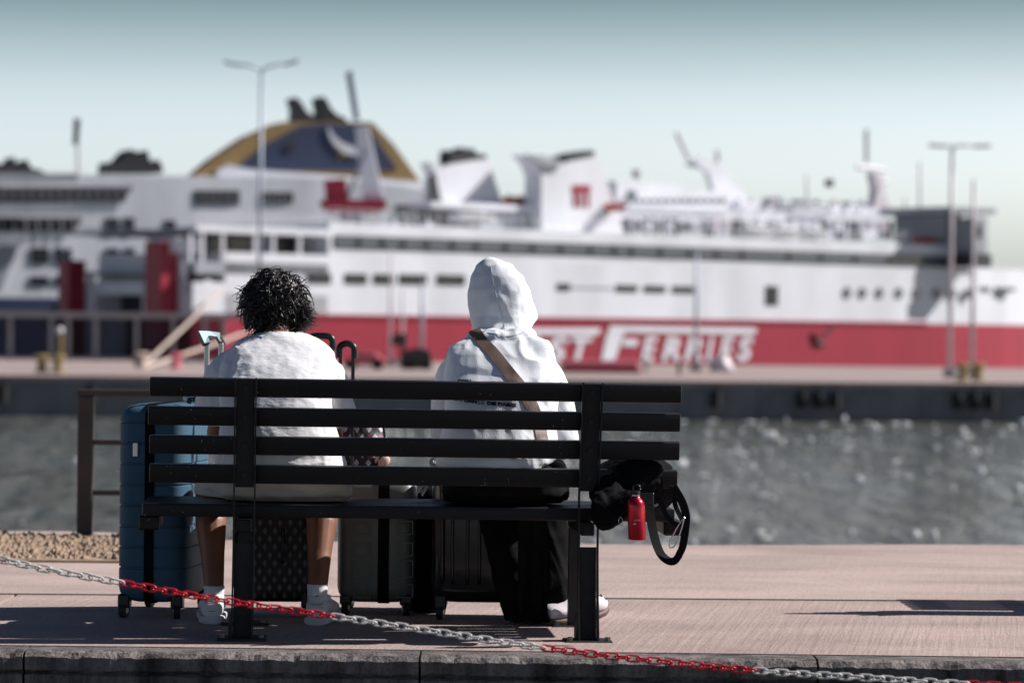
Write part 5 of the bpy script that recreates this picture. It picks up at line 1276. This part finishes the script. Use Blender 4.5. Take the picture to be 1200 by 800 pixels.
# hoodie
bm = B()
rings = [(.572, 10.505, .180, .145, -.030), (.59, 10.51, .196, .155, -.022), (.64, 10.52, .200, .152, -.010), (.70, 10.545, .190, .145, -.006), (.78, 10.575, .188, .138, -.003), (.86, 10.605, .194, .134, 0), (.915, 10.64, .190, .124, 0), (.955, 10.67, .186, .112, 0), (.975, 10.69, .178, .104, 0), (.990, 10.705, .160, .098, 0), (1.003, 10.72, .132, .09, 0), (1.016, 10.735, .104, .084, 0), (1.035, 10.75, .086, .078, 0)]
loft(bm, [ell((X1+dx, y, z), a_, b_, 32, 2.2) for z, y, a_, b_, dx in rings])
for s_, e_, w_ in ((sL, eL, wL), (sR, eR, wR)):
    sg = -1 if s_ is sL else 1
    capsule(bm, [s_+Vector((-sg*.04, 0, -.004)), s_+Vector((sg*.002, 0, -.06)), s_.lerp(e_, .6)+Vector((sg*.006, 0, 0)), e_+Vector((sg*.002, 0, 0)), e_.lerp(w_, .5), e_.lerp(w_, .9)], [.064, .066, .062, .058, .050, .042])
hr = []
for py, a0, a1, hd, yy in ((300.5, 571, 577, .012, 10.86), (304, 565, 588, .045, 10.86), (311, 557.5, 599, .075, 10.86), (324, 551, 612, .098, 10.86), (340, 548.2, 621, .112, 10.86), (356, 548, 626.5, .118, 10.86), (370, 550.5, 627, .115, 10.86), (381, 554, 623.5, .108, 10.84), (390, 556, 620, .098, 10.81), (399, 550, 626, .09, 10.78)):
    q0, q1 = P(a0, py, 10.80), P(a1, py, 10.80); hr.append(ell(((q0.x+q1.x)/2, yy-.01, q0.z), (q1.x-q0.x)/2, hd, 30, 2.05))
loft(bm, hr)
capsule(bm, [P(556, 398, 10.72), P(575, 402, 10.66), P(600, 402, 10.66), P(618, 397, 10.70)], [.03, .034, .036, .03])
def ho_d(p_, n_):
    x, y, z = p_.x-X1, p_.y, p_.z
    hoodz = max(0, min(1, (z-1.0)/.06)); neck = max(0, 1-abs(z-1.03)/.09)
    f1 = noise.noise(Vector((x*12, y*8, z*8+x*5))); f2 = ridge(Vector((x*20+z*9, y*14, z*7+x*8)))
    sh = max(0, min(1, (x-.02)/.10))*(1-hoodz); low = max(0, (.72-z)/.15)
    rad_ = ridge(Vector((x*9+z*13, y*5, z*5-x*9)))
    lft = max(0, min(1, (x+.02)/.08))
    pull = max(0, 1-abs(z-.885+.02*x)/.02)*max(0, 1-abs(x+.04)/.17)
    return .005*f1+.0035*f2*(.4+.6*lft)+neck*.0055*ridge(Vector((x*21, y*12, z*9)))+sh*.013*rad_+low*.004*ridge(Vector((x*6, y*6, z*26)))+hoodz*(.0062*ridge(Vector((x*15+z*6, y*6, z*9-x*8+3)))*(.25+.75*lft)+.004*noise.noise(Vector((x*30, y*14, z*26))))-.004*pull
me = remesh(bm, .0050, 4, ho_d); hood = obj('hoodie', me, M['hoodie'], wom, smooth=True); hb_ = bvh_of(hood.data); ho_off = hood.location.copy()
def cast_h(w, off=.0015):
    d_ = (w-CO).normalized(); ht = hb_.ray_cast(CO-ho_off, d_)
    return (ht[0]+ho_off+ht[1]*off) if ht[0] else w
def sub2(name, bm_, m_, **k): o_ = obj(name, bm_, m_, None, **k); o_.parent = hood; o_.matrix_parent_inverse = wm(hood).inverted(); return o_
seam = [cast_h(P(a_, b_, 10.7), -0.0002) for a_, b_ in ((574, 302), (575, 312), (577, 325), (580, 340), (584, 355), (588, 368), (591, 380), (591, 388))]
sub2('hood_seam', tube(B(), catmull(seam, 6), .0011, 6), M['seamlight'], smooth=True)
for sm in (((553, 391), (565, 389), (580, 391), (592, 394), (606, 392), (617, 388)), ((526, 407), (522, 420), (520, 436)), ((640, 408), (650, 424), (655, 440))):
    sub2('neck_seam' if sm[0][0] > 550 and sm[0][0] < 600 else 'shoulder_seam', tube(B(), catmull([cast_h(P(a_, b_, 10.7), -.0002) for a_, b_ in sm], 6), .0012, 6), M['seamlight'], smooth=True)
def cast_hp(w, off): return cast_h(w, .0012)
wrap_text('CON', .01, 536, 448.9, 10.5, hood, cast_hp, M['ink'], bold=.0006, wpx=16, slope=.02, hpx=4.6)
wrap_text('DE ', .01, 533, 469.4, 10.5, hood, cast_hp, M['ink'], wpx=9, slope=.08, hpx=4.6)
wrap_text('DAN', .01, 544.3, 471, 10.5, hood, cast_hp, M['ink'], bold=.0007, wpx=14.5, slope=.14, hpx=4.6)
wrap_text('SE', .01, 559.4, 474, 10.5, hood, cast_hp, M['ink'], wpx=9, slope=.03, hpx=4.6)
wrap_text('DE PARIS', .01, 570.6, 474.6, 10.5, hood, cast_hp, M['ink'], bold=.0009, wpx=34.5, slope=.07, hpx=4.8)
# crossbody bag: strap over the hoodie and pouch at the hip
cbg = thing('crossbody_bag', 'brown crossbody strap over the white hoodie with a small dark pouch at the hip', 'bag', (hp.x+.16, 10.6, .46))
ed0 = catmull([P(a_, b_, 10.6) for a_, b_ in ((549, 389), (556, 399), (572, 417), (590, 440), (602, 455), (615, 476), (624, 497), (630, 520))], 8)
ed1 = catmull([P(a_, b_, 10.6) for a_, b_ in ((562, 385), (572, 398), (586, 413), (606, 438), (618, 453), (630, 474), (638, 497), (643, 520))], 8)
rings = []
for a_, b_ in zip(ed0, ed1):
    pts = [cast_h(a_.lerp(b_, t_), .0035) for t_ in lin(0, 1, 4)]; bk = [p_+Vector((0, .0030, 0)) for p_ in reversed(pts)]
    rings.append(pts+bk)
obj('strap', loft(B(), rings), M['strap'], cbg, smooth=30)
bm = loft(B(), [ell((P(650, 550, 10.6).x, 10.60, z), a_, b_, 22, 2.8) for z, a_, b_ in ((.455, .045, .03), (.47, .052, .04), (.54, .050, .04), (.585, .035, .03), (.595, .02, .02))])
obj('pouch', remesh(bm, .005, 3, lambda p_, n_: .003*noise.noise(p_*30)), M['blackcloth'], cbg, smooth=True)
